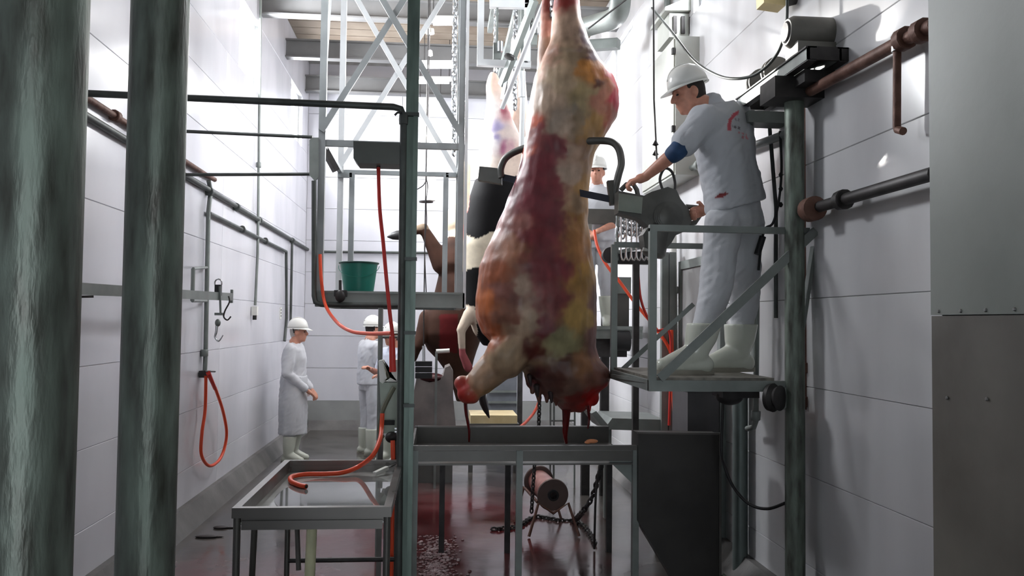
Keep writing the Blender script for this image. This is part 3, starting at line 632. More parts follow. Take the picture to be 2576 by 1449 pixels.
MB().prism([P(x, y_, 4.85) for x, y_ in ((1920, -40), (1976, -40), (1976, 14), (1922, 6))], (0, .12, 0)).build('case', yel_m, b)
MB().bar(P(1940, -30, 4.95), P(1940, -120, 4.95), .03, .03).build('hanger', steel_m, b)
MB().cyl(P(1980, 4, 4.85), P(2010, -4, 4.85), .03, 14).build('gland', iron_m, b)

# ------------------------------------------------------------------ carcasses
def sil(table, y, dep, seg=40, wob=0., yoff=None):
    # closed body from left/right outline (design units) at depth y; dep = thickness / width
    R = []
    for i, (v, a, b2) in enumerate(table):
        pa, pb = P(a, v, y), P(b2, v, y); c = (pa+pb)/2; hw = (pb-pa).length/2
        hd = hw*(dep if not callable(dep) else dep(v)); oy = yoff(v) if yoff else 0
        ring = []
        for k in range(seg):
            t = 2*PI*k/seg; ct, sn = math.cos(t), math.sin(t)
            ct = math.copysign(abs(ct)**.85, ct); sn = math.copysign(abs(sn)**.85, sn)
            ring.append(c+V((ct*hw, sn*hd+oy, 0)))
        R.append(ring)
    return R
def dense(tb, n):
    out = []
    for (a, b2) in zip(tb[:-1], tb[1:]):
        for k in range(n): t = k/n; out.append(tuple(x+(y_-x)*t for x, y_ in zip(a, b2)))
    return out+[tb[-1]]
YC = 5.75
main = [(-70, 1402, 1448), (-20, 1398, 1455), (0, 1394, 1459), (50, 1390, 1463), (100, 1384, 1480), (139, 1370, 1500), (174, 1352, 1527), (193, 1346, 1542), (232, 1336, 1554), (263, 1330, 1555), (290, 1326, 1549), (309, 1324, 1537), (348, 1322, 1517), (386, 1315, 1495), (425, 1305, 1486), (464, 1292, 1481), (502, 1278, 1479), (560, 1255, 1477), (583, 1248, 1482), (626, 1224, 1485), (668, 1207, 1491), (711, 1202, 1496), (754, 1196, 1498), (797, 1198, 1498), (840, 1212, 1496), (870, 1245, 1498), (904, 1290, 1507), (930, 1312, 1528), (947, 1322, 1533), (968, 1342, 1528), (990, 1362, 1500), (1011, 1395, 1493), (1028, 1412, 1478), (1036, 1420, 1468)]
b = MB(); b.rings(sil(dense(main, 3), YC, lambda v: .95 if v < 150 else (.8 if v < 900 else .9)))
# far hind leg
leg2 = [(-60, 1368, 1388), (20, 1362, 1388), (60, 1357, 1392), (120, 1353, 1400), (180, 1350, 1410), (260, 1345, 1420)]
b.rings(sil(dense(leg2, 2), YC+.25, 1.))
b.cap(P(1378, 40, YC+.25), P(1376, 95, YC+.25), .05, .04)
# foreleg reaching down left
for (p0, p1, r0, r1) in (((1330, 820), (1272, 900), .18, .125), ((1272, 900), (1208, 958), .135, .082), ((1208, 958), (1176, 988), .092, .062)):
    b.cap(P(*p0, YC-.1), P(*p1, YC-.16), r0*1.0, r1*1.15)
b.cap(P(1163, 965, YC-.14), P(1185, 995, YC-.16), .06, .055)
b.cap(P(1420, 760, YC-.12), P(1390, 880, YC-.14), .16, .13)        # shoulder
b.cap(P(1350, 850, YC-.15), P(1400, 900, YC-.12), .09, .08)
b.ell(P(1495, 230, YC-.08), (.13, .14, .2)); b.ell(P(1440, 330, YC-.12), (.16, .12, .25))
b.ell(P(1520, 945, YC-.03), (.045, .06, .045)); b.ell(P(1490, 1000, YC-.05), (.05, .06, .06))
for x, y_, l in ((1325, 955, 30), (1335, 960, 55), (1352, 985, 45), (1372, 990, 40), (1395, 1005, 30), (1480, 1015, 40)):
    b.cap(P(x, y_-20, YC-.1), P(x+4, y_+l*.5, YC-.1), .022, .012)
cm = splats([(1425, 0, 22, (146, 56, 52)), (1420, 80, 26, (196, 166, 146)), (1470, 110, 16, (84, 48, 60)), (1482, 150, 16, (90, 54, 66)), (1420, 160, 26, (168, 146, 122)), (1400, 230, 28, (182, 160, 136)),
    (1460, 195, 18, (200, 140, 84)), (1482, 222, 12, (104, 54, 34)), (1505, 200, 16, (204, 140, 96)), (1535, 205, 18, (184, 44, 50)), (1547, 262, 18, (160, 34, 54)), (1530, 310, 20, (150, 84, 66)), (1500, 270, 20, (176, 120, 100)),
    (1450, 262, 26, (168, 148, 112)), (1475, 335, 24, (160, 124, 76)), (1440, 315, 20, (134, 116, 94)), (1380, 150, 20, (196, 156, 138)), (1365, 60, 22, (228, 176, 160)), (1360, 180, 16, (216, 180, 162)), (1365, 270, 24, (192, 166, 146)),
    (1336, 320, 12, (190, 92, 66)), (1325, 390, 10, (190, 92, 70)), (1352, 340, 16, (134, 62, 62)), (1350, 420, 28, (126, 56, 64)), (1340, 500, 28, (120, 52, 60)), (1392, 330, 16, (186, 164, 146)), (1392, 385, 18, (126, 56, 62)), (1418, 400, 14, (188, 160, 140)),
    (1425, 450, 20, (194, 170, 152)), (1435, 520, 18, (180, 150, 122)), (1465, 480, 20, (182, 140, 88)), (1460, 560, 22, (174, 130, 82)), (1445, 625, 22, (172, 122, 80)), (1390, 480, 20, (128, 58, 64)), (1380, 560, 26, (120, 52, 60)), (1340, 600, 24, (122, 52, 58)),
    (1370, 680, 28, (126, 54, 60)), (1385, 760, 22, (134, 66, 68)), (1290, 570, 16, (156, 100, 92)), (1275, 640, 18, (160, 112, 90)), (1240, 680, 18, (160, 92, 64)), (1215, 760, 20, (182, 104, 62)), (1225, 835, 18, (170, 92, 56)), (1262, 740, 18, (134, 84, 74)),
    (1270, 800, 16, (146, 100, 84)), (1300, 720, 14, (184, 158, 140)), (1305, 810, 20, (194, 168, 144)), (1265, 890, 24, (186, 160, 132)), (1210, 950, 22, (190, 156, 130)), (1160, 982, 16, (186, 62, 58)), (1225, 985, 18, (168, 130, 90)), (1455, 700, 22, (180, 138, 78)),
    (1445, 790, 24, (184, 150, 92)), (1400, 865, 20, (164, 156, 120)), (1362, 825, 14, (128, 58, 64)), (1335, 870, 12, (96, 44, 38)), (1400, 925, 18, (94, 56, 46)), (1485, 760, 18, (134, 100, 90)), (1490, 850, 20, (126, 84, 80)), (1445, 905, 16, (146, 102, 70)),
    (1500, 930, 14, (136, 96, 86)), (1525, 950, 14, (108, 70, 60)), (1430, 965, 18, (132, 102, 90)), (1375, 960, 16, (96, 62, 56)), (1440, 1010, 16, (126, 50, 46)), (1485, 1000, 16, (176, 34, 32)), (1420, 1035, 14, (120, 26, 28)), (1335, 955, 12, (84, 36, 38))], 2.2, 22, 9)
def meatcol(co):
    u, v = proj(V((co.x, YC, co.z))); c_ = cm(u, v, co)
    n1 = .82+.28*NZ.fractal(co*10, 1., 2., 4)+.12*NZ.noise(V((co.x*30, co.y*30, co.z*5)))
    g_ = sum(c_)/3; return [max(.003, .86*(q*1.12-g_*.12)*(1+1.1*(n1-.82))) for q in c_]
def meatbump(co): return .008*NZ.fractal(co*6, 1., 2., 3)+.004*NZ.noise(V((co.x*22, co.y*22, co.z*6)))
cc = thing('beef_carcass', 'large skinned beef carcass hanging head down by its hind legs, being sawn', 'carcass', P(1400, 1030, YC))
blob('body', b, flesh_m, cc, .011, 3, meatbump, meatcol)
for (pts, r) in (([(1170, 1000), (1173, 1040), (1180, 1080), (1180, 1112)], (.014, .006)), ([(1425, 1030), (1424, 1060), (1422, 1095), (1425, 1116)], (.03, .010)), ([(1478, 1020), (1482, 1050), (1479, 1078)], (.012, .006))):
    MB().tube([P(x, y_, YC-.15) for x, y_ in pts], [r[0]+(r[1]-r[0])*k/24 for k in range(8*(len(pts)-1)+1)] if False else [r[0], r[1]], 8, 8 if False else 0).build('blood_string', blood_m, cc) if False else MB().tube(spline([P(x, y_, YC-.15) for x, y_ in pts], 8), [r[0], r[1]], 8).build('blood_string', blood_m, cc)
for x, y_, r_ in ((1332, 958, .03), (1350, 985, .035), (1385, 1000, .03)):
    MB().cap(P(x, y_-12, YC-.14), P(x+3, y_+12, YC-.14), r_*.6, .006).build('torn_skin', mat('dark_hide_scrap', (44, 30, 30), .6), cc)
# hooks and hoist for it
hk = thing('overhead_hoist', 'overhead rail trolley, chain and hooks from which the big carcass hangs', 'hoist', P(1410, -60, YC))
b = MB(); b.chain([P(1390, 45, YC+.2), P(1391, -20, YC+.2), V((P(1391, 0, YC+.2).x, YC+.2, 4.95))], .06, .01); b.build('chain', chrome_m, hk)
zz = 4.95; xh = P(1410, 0, YC).x
b = MB(); b.chain([P(1425, -60, YC), V((P(1425, -60, YC).x, YC, 4.95))], .06, .01); b.build('chain', chrome_m, hk)
MB().box((xh-.05, 5.1, 4.95), (xh+.05, 13.2, 5.05)).build('rail', steel_m, hk)
for yy in (5.1, 6.7, 8.3, 9.95, 11.55): MB().bar((xh, yy, 5.05), (xh, yy, 5.21), .04, .04).build('rail_hanger', steel_m, hk)

xk = P(1247, 120, 8.9).x; orr = thing('overhead_rail', 'short grey overhead rail between two roof beams above the black and white cow', 'rail', (xk, 9.1, 5.12)); MB().box((xk-.03, 8.25, 5.12), (xk+.03, 10.0, 5.2)).build('rail', steel_m, orr)
# second carcass: hide half pulled, black and white
Y2 = 8.9
t2 = [(180, 1234, 1246), (192, 1228, 1254), (215, 1222, 1262), (260, 1224, 1276), (300, 1218, 1290), (350, 1208, 1312), (400, 1203, 1322), (450, 1196, 1332), (500, 1180, 1338), (560, 1168, 1340), (620, 1150, 1340), (690, 1156, 1340), (760, 1168, 1330), (800, 1178, 1320), (835, 1190, 1310), (870, 1215, 1290)]
b = MB(); b.rings(sil(dense(t2, 3), Y2, .75)); b.cap(P(1300, 100, Y2+.2), P(1300, 320, Y2+.2), .06, .14)
b.cap(P(1182, 790, Y2-.1), P(1160, 830, Y2-.15), .07, .05); b.cap(P(1160, 830, Y2-.15), P(1163, 890, Y2-.15), .045, .035); b.cap(P(1163, 890, Y2-.15), P(1178, 925, Y2-.15), .04, .05)
c2s = splats([(1240, 210, 16, (236, 206, 190)), (1232, 280, 20, (246, 240, 236)), (1222, 360, 24, (246, 242, 240)), (1220, 430, 24, (240, 226, 216)), (1262, 285, 13, (176, 104, 118)), (1248, 325, 13, (168, 160, 196)), (1246, 355, 12, (160, 150, 186)), (1268, 345, 14, (226, 208, 202)), (1262, 378, 10, (168, 108, 134)), (1285, 385, 12, (208, 168, 176)), (1290, 340, 14, (230, 214, 206)), (1310, 400, 20, (226, 204, 190)), (1270, 430, 24, (232, 212, 198)), (1310, 250, 40, (236, 214, 200))], 1.8, 10, 6)
def col2(co):
    u, v = proj(V((co.x, Y2, co.z))); u += 8*NZ.noise(co*7); v += 12*NZ.noise(co*5+V((4, 4, 4)))
    if v > 770 and u < 1196: return lin((206, 190, 172)) if v < 880 else lin((168, 92, 96))
    if v < 452: return c2s(u, v, co)
    if u < 1180-(v-500)*.13 and v < 620: return lin((210, 120, 110)) if u > 1172-(v-500)*.13 else lin((232, 210, 198))
    if 598+10*math.sin(u*.08) < v < 672+.25*(1200-u): return lin((226, 214, 192))
    return lin((16, 15, 17))
cc = thing('hanging_cow', 'black and white cow hanging behind the cage, upper legs already skinned white', 'carcass', P(1240, 870, Y2))
blob('body', b, hide_m, cc, .018, 4, None, col2)
MB().tube(spline([P(1235, 865, Y2-.1), P(1222, 930, Y2-.1), P(1213, 985, Y2-.1), P(1217, 1015, Y2-.1), P(1231, 1052, Y2-.1)], 5), [.035, .03, .03, .03, .03, .03, .03, .03, .03, .03, .035, .04, .04, .04, .04, .04, .035, .03, .02, .012, .004], 8).build('tail', mat('tail_black', (26, 20, 22), .6), cc)
b = MB(); b.chain([P(1247, 195, Y2), P(1247, 120, Y2), V((P(1247, 120, Y2).x, Y2, 5.12))], .07, .012); b.build('shackle_chain', chrome_m, cc)
# third: brown cow with stretched foreleg
Y3 = 10.0
t3 = [(560, 1140, 1190), (600, 1125, 1210), (640, 1095, 1220), (665, 1086, 1225), (690, 1104, 1225), (715, 1098, 1230), (740, 1092, 1230), (775, 1075, 1228), (800, 1062, 1226), (840, 1056, 1215), (880, 1075, 1200), (905, 1100, 1192), (940, 1125, 1185), (980, 1140, 1180), (1010, 1148, 1172)]
b = MB(); b.rings(sil(dense(t3, 3), Y3, .8))
b.cap(P(1112, 665, Y3-.1), P(1068, 578, Y3-.15), .12, .055); b.cap(P(1066, 574, Y3-.15), P(1012, 590, Y3-.2), .06, .036)
b.cap(P(1075, 800, Y3-.1), P(1052, 870, Y3-.2), .1, .06); b.cap(P(1052, 870, Y3-.2), P(1042, 905, Y3-.2), .05, .03)
b.cap(P(1150, 560, Y3), P(1170, 420, Y3), .14, .07)
def col3(co):
    u, v = proj(V((co.x, Y3, co.z))); v += 10*NZ.noise(co*5)
    if v < 585 and u < 1120: return lin((120, 106, 90))
    if 575 < v < 600 and u > 1120 or v < 575: return lin((214, 196, 172))
    if 790 < v < 890 and 1105 < u < 1150: return lin((92, 24, 26))
    if u > 1172 and v < 760: return lin((150, 66, 60)) if u < 1180 else lin((70, 40, 34))
    n_ = .8+.5*NZ.noise(co*6); return [q*n_ for q in lin((72, 48, 38))]
cc = thing('hanging_cow', 'dark brown cow hanging behind the cage with one foreleg stretched out', 'carcass', P(1160, 1010, Y3))
blob('body', b, hide_m, cc, .018, 4, None, col3)
MB().tube([P(1014, 590, Y3-.2), P(1000, 592, Y3-.2), P(986, 594, Y3-.2), P(974, 596, Y3-.2)], [.05, .055, .04, .006], 12).build('hoof', black_m, cc)
MB().tube(spline([P(1178, 640, Y3-.28), P(1172, 690, Y3-.3), P(1168, 720, Y3-.3), P(1140, 760, Y3-.32)], 6), [.03, .012], 8).build('hide_flap', mat('pale_flap', (206, 150, 130), .5), cc)
b = MB(); b.chain([P(1165, 430, Y3), V((P(1165, 430, Y3).x, Y3, 5.2))], .07, .012); b.build('shackle_chain', chrome_m, cc)

# ------------------------------------------------------------------ people
def hand(mb, w, d, n, l, curl=.9, s=1., thumb=1.):
    d = V(d).normalized(); n = V(n); n = (n-d*n.dot(d)).normalized(); l = d.cross(n)*(1 if l > 0 else -1)
    w = V(w); k = .088*s
    mb.cap(w-d*.01, w+d*.03*s, .027*s, .03*s)
    for i in range(4):
        o = (-.030+.0205*i)*s; mb.cap(w+d*.02*s+l*o*.7, w+d*k+l*o, .0145*s, .0115*s)
        root = w+d*k+l*o; L0 = (.068, .078, .072, .058)[i]*s; a = 0; p = root
        for j, fr in enumerate((.45, .31, .24)):
            a += curl*(.55, 1., .8)[j]; q = p+(d*math.cos(a)+n*math.sin(a))*L0*fr; mb.cap(p, q, .0098*s, .0085*s, 10); p = q
    r0 = w+d*.022*s-l*.03*s; t1 = r0+(d*.55-l*.75*thumb+n*.35).normalized()*.045*s; t2 = t1+(d*.75-l*.2+n*.65).normalized()*.034*s
    mb.cap(r0, t1, .0135*s, .0115*s, 10); mb.cap(t1, t2, .0112*s, .009*s, 10)
def ringe(c, l, f, rl, rf, n=28):
    return [V(c)+V(l)*rl*math.cos(2*PI*k/n)+V(f)*rf*math.sin(2*PI*k/n) for k in range(n)]
def person(label, J, f, loc, vox=.008, hat=True, hair=hair_m, coat=False, guard=False, print_=False, s=1., group=None, hands=True, beard=False, shirt_c=(206, 208, 214)):
    root = thing('person', label, 'person', loc, group)
    f = V(f).normalized(); hr = V((0, 0, 1)) if 'hup' not in J else V(J['hup']).normalized(); f = (f-hr*f.dot(hr)).normalized(); r_ = f.cross(hr).normalized(); H = V(J['head'])
    ax = (r_, f, hr)
    b = MB()
    b.ell(H+hr*.02*s-f*.008*s, (.074*s, .096*s, .108*s), ax); b.ell(H+f*.028*s-hr*.05*s, (.056*s, .068*s, .075*s), ax); b.ell(H+f*.062*s-hr*.098*s, (.026*s, .026*s, .022*s), ax)
    b.cap(H+f*.088*s+hr*.018*s, H+f*.112*s-hr*.022*s, .011*s, .0155*s); b.ell(H+f*.086*s-hr*.056*s, (.025*s, .014*s, .010*s), ax); b.ell(H+f*.082*s-hr*.072*s, (.022*s, .013*s, .009*s), ax)
    b.ell(H+f*.076*s+hr*.03*s, (.055*s, .018*s, .012*s), ax)
    for q in (-1, 1):
        b.ell(H+r_*.076*s*q-f*.012*s-hr*.005*s, (.011*s, .022*s, .034*s), ax); b.ell(H+f*.06*s-hr*.025*s+r_*.036*s*q, (.022*s, .024*s, .02*s), ax)
    nk = V(J['neck']); b.cap(H-hr*.06*s-f*.025*s, nk, .054*s, .062*s)
    ch, pe = V(J['chest']), V(J['pelvis']); lat = (V(J['shL'])-V(J['shR'])).normalized(); upv = (ch-pe).normalized(); fr = upv.cross(lat).normalized()
    if fr.dot(f) < 0: fr = -fr
    b.cap(nk, ch, .07*s, .1*s); b.cap(ch, pe, .11*s, .11*s)
    for sd in 'LR':
        b.cap(ch, V(J['sh'+sd]), .08*s, .055*s); b.cap(J['sh'+sd], J['el'+sd], .052*s, .04*s); b.cap(J['el'+sd], V(J['el'+sd]).lerp(V(J['wr'+sd]), .35), .041*s, .042*s); b.cap(V(J['el'+sd]).lerp(V(J['wr'+sd]), .35), J['wr'+sd], .042*s, .027*s)
        b.cap(pe, J['hip'+sd], .09*s, .08*s); b.cap(J['hip'+sd], J['kn'+sd], .075*s, .05*s); b.cap(J['kn'+sd], J['an'+sd], .05*s, .035*s)
        d = J.get('hd'+sd, V(J['wr'+sd])-V(J['el'+sd])); n_ = J.get('hn'+sd, (0, 0, -1))
        hand(b, J['wr'+sd], d, n_, 1 if sd == 'L' else -1, J.get('curl'+sd, .6), s)
    blob('body', b, skin_m, root, vox, 2)
    # hair and eyes
    h = MB(); h.ell(H+hr*.026*s-f*.020*s, (.079*s, .094*s, .108*s), ax); h.cap(H-f*.07*s-hr*.02*s, H-f*.065*s-hr*.06*s, .04*s, .03*s)
    blob('hair', h, hair, root, .01, 2)
    for q in (-1, 1):
        MB().ell(H+f*.084*s+hr*.006*s+r_*.033*s*q, (.012*s, .008*s, .006*s), ax, 10, 6).build('eye', hair_m, root)
    if hat:
        hm = MB(); c = H+hr*.052*s-f*.012*s; R = []
        t_ = J.get('hat_tilt', 0)
        for i in range(9):
            a = PI/2*i/8; q = (.118*math.cos(a)**.8 if i < 8 else .002)*s; hh = .128*math.sin(a)*s
            R.append([c+r_*q*.88*math.cos(2*PI*k/32)+f*q*1.1*math.sin(2*PI*k/32)+hr*hh for k in range(32)])
        hm.rings(R, cap=True)
        e = helm = hm.build('helmet', helmet_m, root, 180)
        br = MB(); R = []
        for (q, hh) in ((.112, .004), (.122, -.006), (.122, -.012), (.110, -.004)):
            ring = []
            for k in range(32):
                t = 2*PI*k/32; ext = max(0, math.sin(t))**2*.055*s*(1 if q > .12 else 0)
                ring.append(c+r_*q*s*.88*math.cos(t)+f*(q*s*1.1*math.sin(t)+ext)+hr*(hh*s-(ext*.35)))
            R.append(ring)
        br.rings(R, closed=True); br.build('brim', helmet_m, helm, 60)
        MB().tube([c+r_*.1*s*q_+f*(-.03*s)-hr*.005*s for q_ in (1,)]+[c+r_*.088*s-f*.02*s-hr*.06*s], .008*s, 8).build('strap', black_m, helm)
        rg = MB()
        rg.tube([c+f*(.115*math.cos(a)*1.1)*s+hr*(.128*math.sin(a)+.004)*s for a in [PI*i/16 for i in range(2, 15)]], .008*s, 8); rg.build('ridge', helmet_m, helm, 180)
    # shirt
    def wr_(co): return .011*NZ.noise(V((co.x*13, co.y*13, co.z*5)))+.009*abs(NZ.noise(V(((co.x+co.z)*7, co.y*9, (co.z-co.x)*20))))
    b = MB(); ft = J.get('fat', 1.); s0 = s; s = s*ft
    b.rings([ringe(pe-upv*J.get('hem', .09)*s, lat, fr, .195*s, .15*s), ringe(pe+upv*.03*s, lat, fr, .19*s, .145*s), ringe(pe.lerp(ch, .5), lat, fr, .185*s, .14*s), ringe(ch, lat, fr, .205*s, .145*s), ringe(ch+upv*.1*s, lat, fr, .195*s, .125*s), ringe(ch+upv*.17*s, lat, fr, .1*s, .085*s)])
    b.cap(ch+upv*.1*s, nk+ (nk-ch).normalized()*0, .085*s, .066*s)
    for sd in 'LR':
        sh, el = V(J['sh'+sd]), V(J['el'+sd]); b.cap(ch.lerp(sh, .6), sh, .1*s, .082*s)
        b.cap(sh, sh.lerp(el, J.get('slv'+sd, .75)), .08*s, .07*s)
        if coat: b.cap(sh.lerp(el, .7), el, .065*s, .06*s); b.cap(el, el.lerp(V(J['wr'+sd]), .85), .06*s, .046*s)
    base = lin(shirt_c)
    cf = (lambda co: base)
    if print_: cf = print_
    blob('shirt', b, shirt_m, root, max(vox, .009), 3, wr_, cf)
    # trousers
    b = MB(); b.rings([ringe(pe+upv*.05*s, lat, fr, .15*s, .11*s), ringe(pe-upv*.06*s, lat, fr, .16*s, .12*s), ringe(pe-upv*.16*s, lat, fr, .16*s, .12*s)])
    for sd in 'LR':
        b.cap(J['hip'+sd], J['kn'+sd], .098*s, .08*s); b.cap(J['kn'+sd], V(J['kn'+sd]).lerp(V(J['an'+sd]), .5), .08*s, .062*s)
    if coat:
        b.rings([ringe(pe+upv*.08*s, lat, fr, .2*s, .155*s), ringe(pe-upv*.3*s, lat, fr, .215*s, .17*s), ringe(pe-upv*.64*s, lat, fr, .2*s, .17*s)])
    blob('trousers', b, pants_m, root, max(vox, .010), 3, wr_)
    s = s0
    for sd in 'LR':
        an, kn, to = V(J['an'+sd]), V(J['kn'+sd]), V(J['toe'+sd]); b = MB(); fd = (to-an); fd.z = 0; fd.normalize()
        s = s0*J.get('bsc', 1.)
        sole = J['floor'+sd] if 'floor'+sd in J else J['floor']
        top = an.lerp(kn, J.get('boot', .5)); ank = V((an.x, an.y, sole+.1*s))
        b.rings([ringe(top+V((0, 0, .03*s)), V((1, 0, 0)), V((0, 1, 0)), .084*s, .084*s), ringe(top.lerp(ank, .5), V((1, 0, 0)), V((0, 1, 0)), .074*s, .074*s), ringe(ank, V((1, 0, 0)), V((0, 1, 0)), .058*s, .058*s)]); b.ell(ank, (.058*s, .058*s, .05*s))
        b.cap(V((an.x, an.y, sole+.045*s))-fd*.04*s, V((an.x, an.y, sole+.042*s))+fd*.06*s, .045*s, .045*s); b.cap(ank, V((an.x, an.y, sole+.05*s))+fd*.13*s, .058*s, .043*s); b.cap(V((an.x, an.y, sole+.042*s))+fd*.1*s, V((an.x, an.y, sole+.04*s))+fd*.165*s, .046*s, .038*s)
        bo = blob('boot', b, boot_m, root, .01, 3)
        so = MB(); sd_ = V((-fd.y, fd.x, 0)); pts = []
        for k in range(24):
            t = 2*PI*k/24; q = .045+.006*math.cos(t); pts.append(V((an.x, an.y, sole))+fd*(.055+.145*math.cos(t))*s+sd_*q*math.sin(t)*s)
        so.prism(pts, (0, 0, .022*s)); so.build('sole', mat('boot_sole', (150, 146, 134), .6), bo)
    s = s0
    if guard:
        b = MB(); a1, a2 = V(J['shL']).lerp(V(J['elL']), .66), V(J['elL']).lerp(V(J['wrL']), .12); b.cap(a1, J['elL'], .062*s, .057*s); b.cap(J['elL'], a2, .057*s, .054*s); blob('arm_guard', b, guard_m, root, .008, 3)
    return root

zb_ = zp+.015
yn, yfz = 4.92, 5.28
J = dict(head=P(1732, 236, 5.08), hup=(-.30, 0, .95), neck=P(1790, 266, 5.08), chest=P(1818, 345, 5.08), pelvis=P(1848, 505, 5.08),
         shL=P(1772, 302, 4.94), elL=P(1704, 380, 4.88), wrL=P(1622, 446, 5.02), shR=P(1852, 292, 5.24), elR=P(1835, 455, 5.42), wrR=P(1776, 528, 5.30),
         hdL=(-.95, .15, -.3), hnL=(-.25, .3, -.9), curlL=1.05, hdR=(-.9, -.1, -.25), hnR=(0, -.9, -.3), curlR=1.1,
         hipL=P(1820, 560, 5.0), knL=P(1798, 735, 4.95), anL=P(1752, 898, 4.92), toeL=P(1680, 930, 4.9),
         hipR=P(1874, 560, 5.16), knR=P(1872, 745, 5.2), anR=P(1858, 893, 5.22), toeR=P(1795, 915, 5.2), floor=zb_, slvL=.72, slvR=.7, fat=1.17, hem=.03, boot=.42, bsc=1.25)
def logo(co):
    u, v = proj(co); w_ = lin((188, 191, 197))
    if co.y > 5.2: return w_
    r1 = math.hypot((u-1872), (v-318)*1.0)
    if abs(r1-38) < 4.5 and u < 1858 and v < 330: return lin((196, 92, 104))
    for (y_, x0_, x1_, c_) in ((322, 1842, 1862, (120, 112, 120)), (334, 1856, 1878, (206, 140, 148)), (343, 1862, 1882, (206, 140, 148)), (302, 1848, 1860, (150, 140, 150))):
        if abs(v-y_-(u-1860)*.25) < 3 and x0_ < u < x1_ and int(u/3.2) % 3: return lin(c_)
    if math.hypot((u-1815)/16, (v-492+ (u-1815)*.35)/6) < 1: return lin((140, 60, 64))
    return w_
person('worker in white helmet and blue arm sleeve on the platform, leaning to a carcass saw', J, (-.93, -.05, -.38), P(1800, 945, 5.08), .007, True, hair_m, False, True, logo, 1.0, None)
# man in white coat at left wall
def standing(cx, y_, htop, face, label, arms='front', **kw):
    base = V((cx, y_, 0)); s = htop/1.8; f = V((face[0], face[1], 0)).normalized(); l = V((-f.y, f.x, 0))
    def q(a, b2, c): return base+f*a*s+l*b2*s+V((0, 0, c*s))
    z0 = kw.pop('z0', 0); base.z = z0
    J = dict(head=q(.05, 0, 1.60), neck=q(0, 0, 1.47), chest=q(0, 0, 1.28), pelvis=q(0, 0, .98), shL=q(0, .17, 1.38), shR=q(0, -.17, 1.38), hipL=q(0, .09, .92), hipR=q(0, -.09, .92), knL=q(.02, .1, .5), knR=q(.02, -.1, .5), anL=q(-.02, .11, .1), anR=q(-.02, -.11, .1), toeL=q(.18, .12, .03), toeR=q(.18, -.12, .03), floor=z0)
    if arms == 'front': J.update(elL=q(.02, .25, 1.1), elR=q(.02, -.25, 1.1), wrL=q(.26, .06, .98), wrR=q(.26, -.06, .97), hnL=(0, 0, -1), hnR=(0, 0, -1))
    elif arms == 'low': J.update(elL=q(-.02, .24, 1.1), elR=q(-.02, -.24, 1.1), wrL=q(.2, .1, .88), wrR=q(.2, -.08, .88), hnL=(0, 0, -1), hnR=(0, 0, -1))
    else: J.update(elL=q(.06, .23, 1.1), elR=q(.06, -.23, 1.12), wrL=q(.3, .14, 1.12), wrR=q(.32, -.12, 1.2), hnL=(0, 0, -1), hnR=(0, 0, -1))
    J['floor'] = z0
    J.update(kw.pop('J', {}))
    return person(label, J, f+V((0, 0, kw.pop('pitch', 0))), base, .012, s=s, **kw)
yA = 10.5; pA = P(738, 1000, yA)
standing(pA.x, yA, 1.74, (1, -.12), 'old man in white coat and white helmet by the left wall, hands joined', 'low', hair=grey_hair_m, coat=True)
yB_ = 11.1; pB = P(928, 1000, yB_)
standing(pB.x, yB_, 1.78, (.85, .5), 'man in white shirt and helmet standing behind the orange hose, back half turned', 'reach')
pC = P(990, 1000, 10.4)
standing(pC.x, 10.4, 1.70, (-.7, -.7), 'man in white helmet partly hidden behind the green post', 'reach', shirt_c=(200, 206, 222))
yD = 8.6; zD = P(1560, 826, yD).z; pD = P(1500, 800, yD)
standing(pD.x, yD, P(1500, 388, yD).z-zD, (-.3, -.95), 'man in white helmet on the far platform behind the big carcass', 'front', z0=zD)

# ------------------------------------------------------------------ carcass saw
sw = thing('carcass_saw', 'dark grey bow-framed reciprocating carcass saw held by the worker on the platform', 'saw', P(1650, 600, 5.3))
def sy(px): return 5.32+(1650-px)/450*.62      # the saw points away from the worker, past the back of the carcass
def sp(x, y_): return P(x, y_, sy(x))
MB().tube(spline([sp(*q) for q in ((1262, 447), (1260, 425), (1272, 398), (1300, 380), (1345, 366), (1400, 360), (1460, 356), (1510, 354), (1540, 358), (1557, 376), (1563, 410), (1556, 440), (1549, 470), (1545, 500))], 5), .024, 12).build('bow_frame', saw_m, sw)
MB().bar(sp(1265, 446), sp(1560, 506), .006, .045).build('blade', mat('saw_blade', (60, 62, 70), .35, .8), sw)
MB().prism([sp(*q) for q in ((1206, 418), (1262, 424), (1262, 462), (1202, 452))], (.01, .08, 0)).build('blade_guide', saw_m, sw)
MB().bar(sp(1538, 455), sp(1546, 515), .06, .05).build('frame_clamp', saw_m, sw)
q = [(1556, 480), (1620, 492), (1640, 482), (1680, 470), (1702, 478), (1712, 500), (1735, 530), (1740, 555), (1728, 580), (1700, 592), (1690, 610), (1668, 634), (1640, 636), (1622, 620), (1618, 590), (1632, 570), (1610, 550), (1556, 535)]
MB().prism([P(x, y_, 5.28) for x, y_ in q], (0, .13, 0)).build('gear_housing', saw_m, sw, 30)
b = MB()
for k in range(4): b.lathe([(.02, 0), (.09-.012*k, 0), (.095-.012*k, .02), (.02, .03)], P(1680, 545, 5.28-.02*k+.01), (0, -1, 0), 26)
b.build('motor_cap', saw_m, sw, 30)
MB().lathe([(.05, -.1), (.075, -.08), (.075, .1), (.06, .12), (.01, .12)], P(1652, 600, 5.33), (-.2, 0, -1), 24).build('motor', saw_m, sw, 30)
MB().prism([P(x, y_, 5.265) for x, y_ in ((1558, 486), (1617, 496), (1614, 538), (1556, 530))], (0, .02, 0)).build('cover_plate', sawp_m, sw, 20)
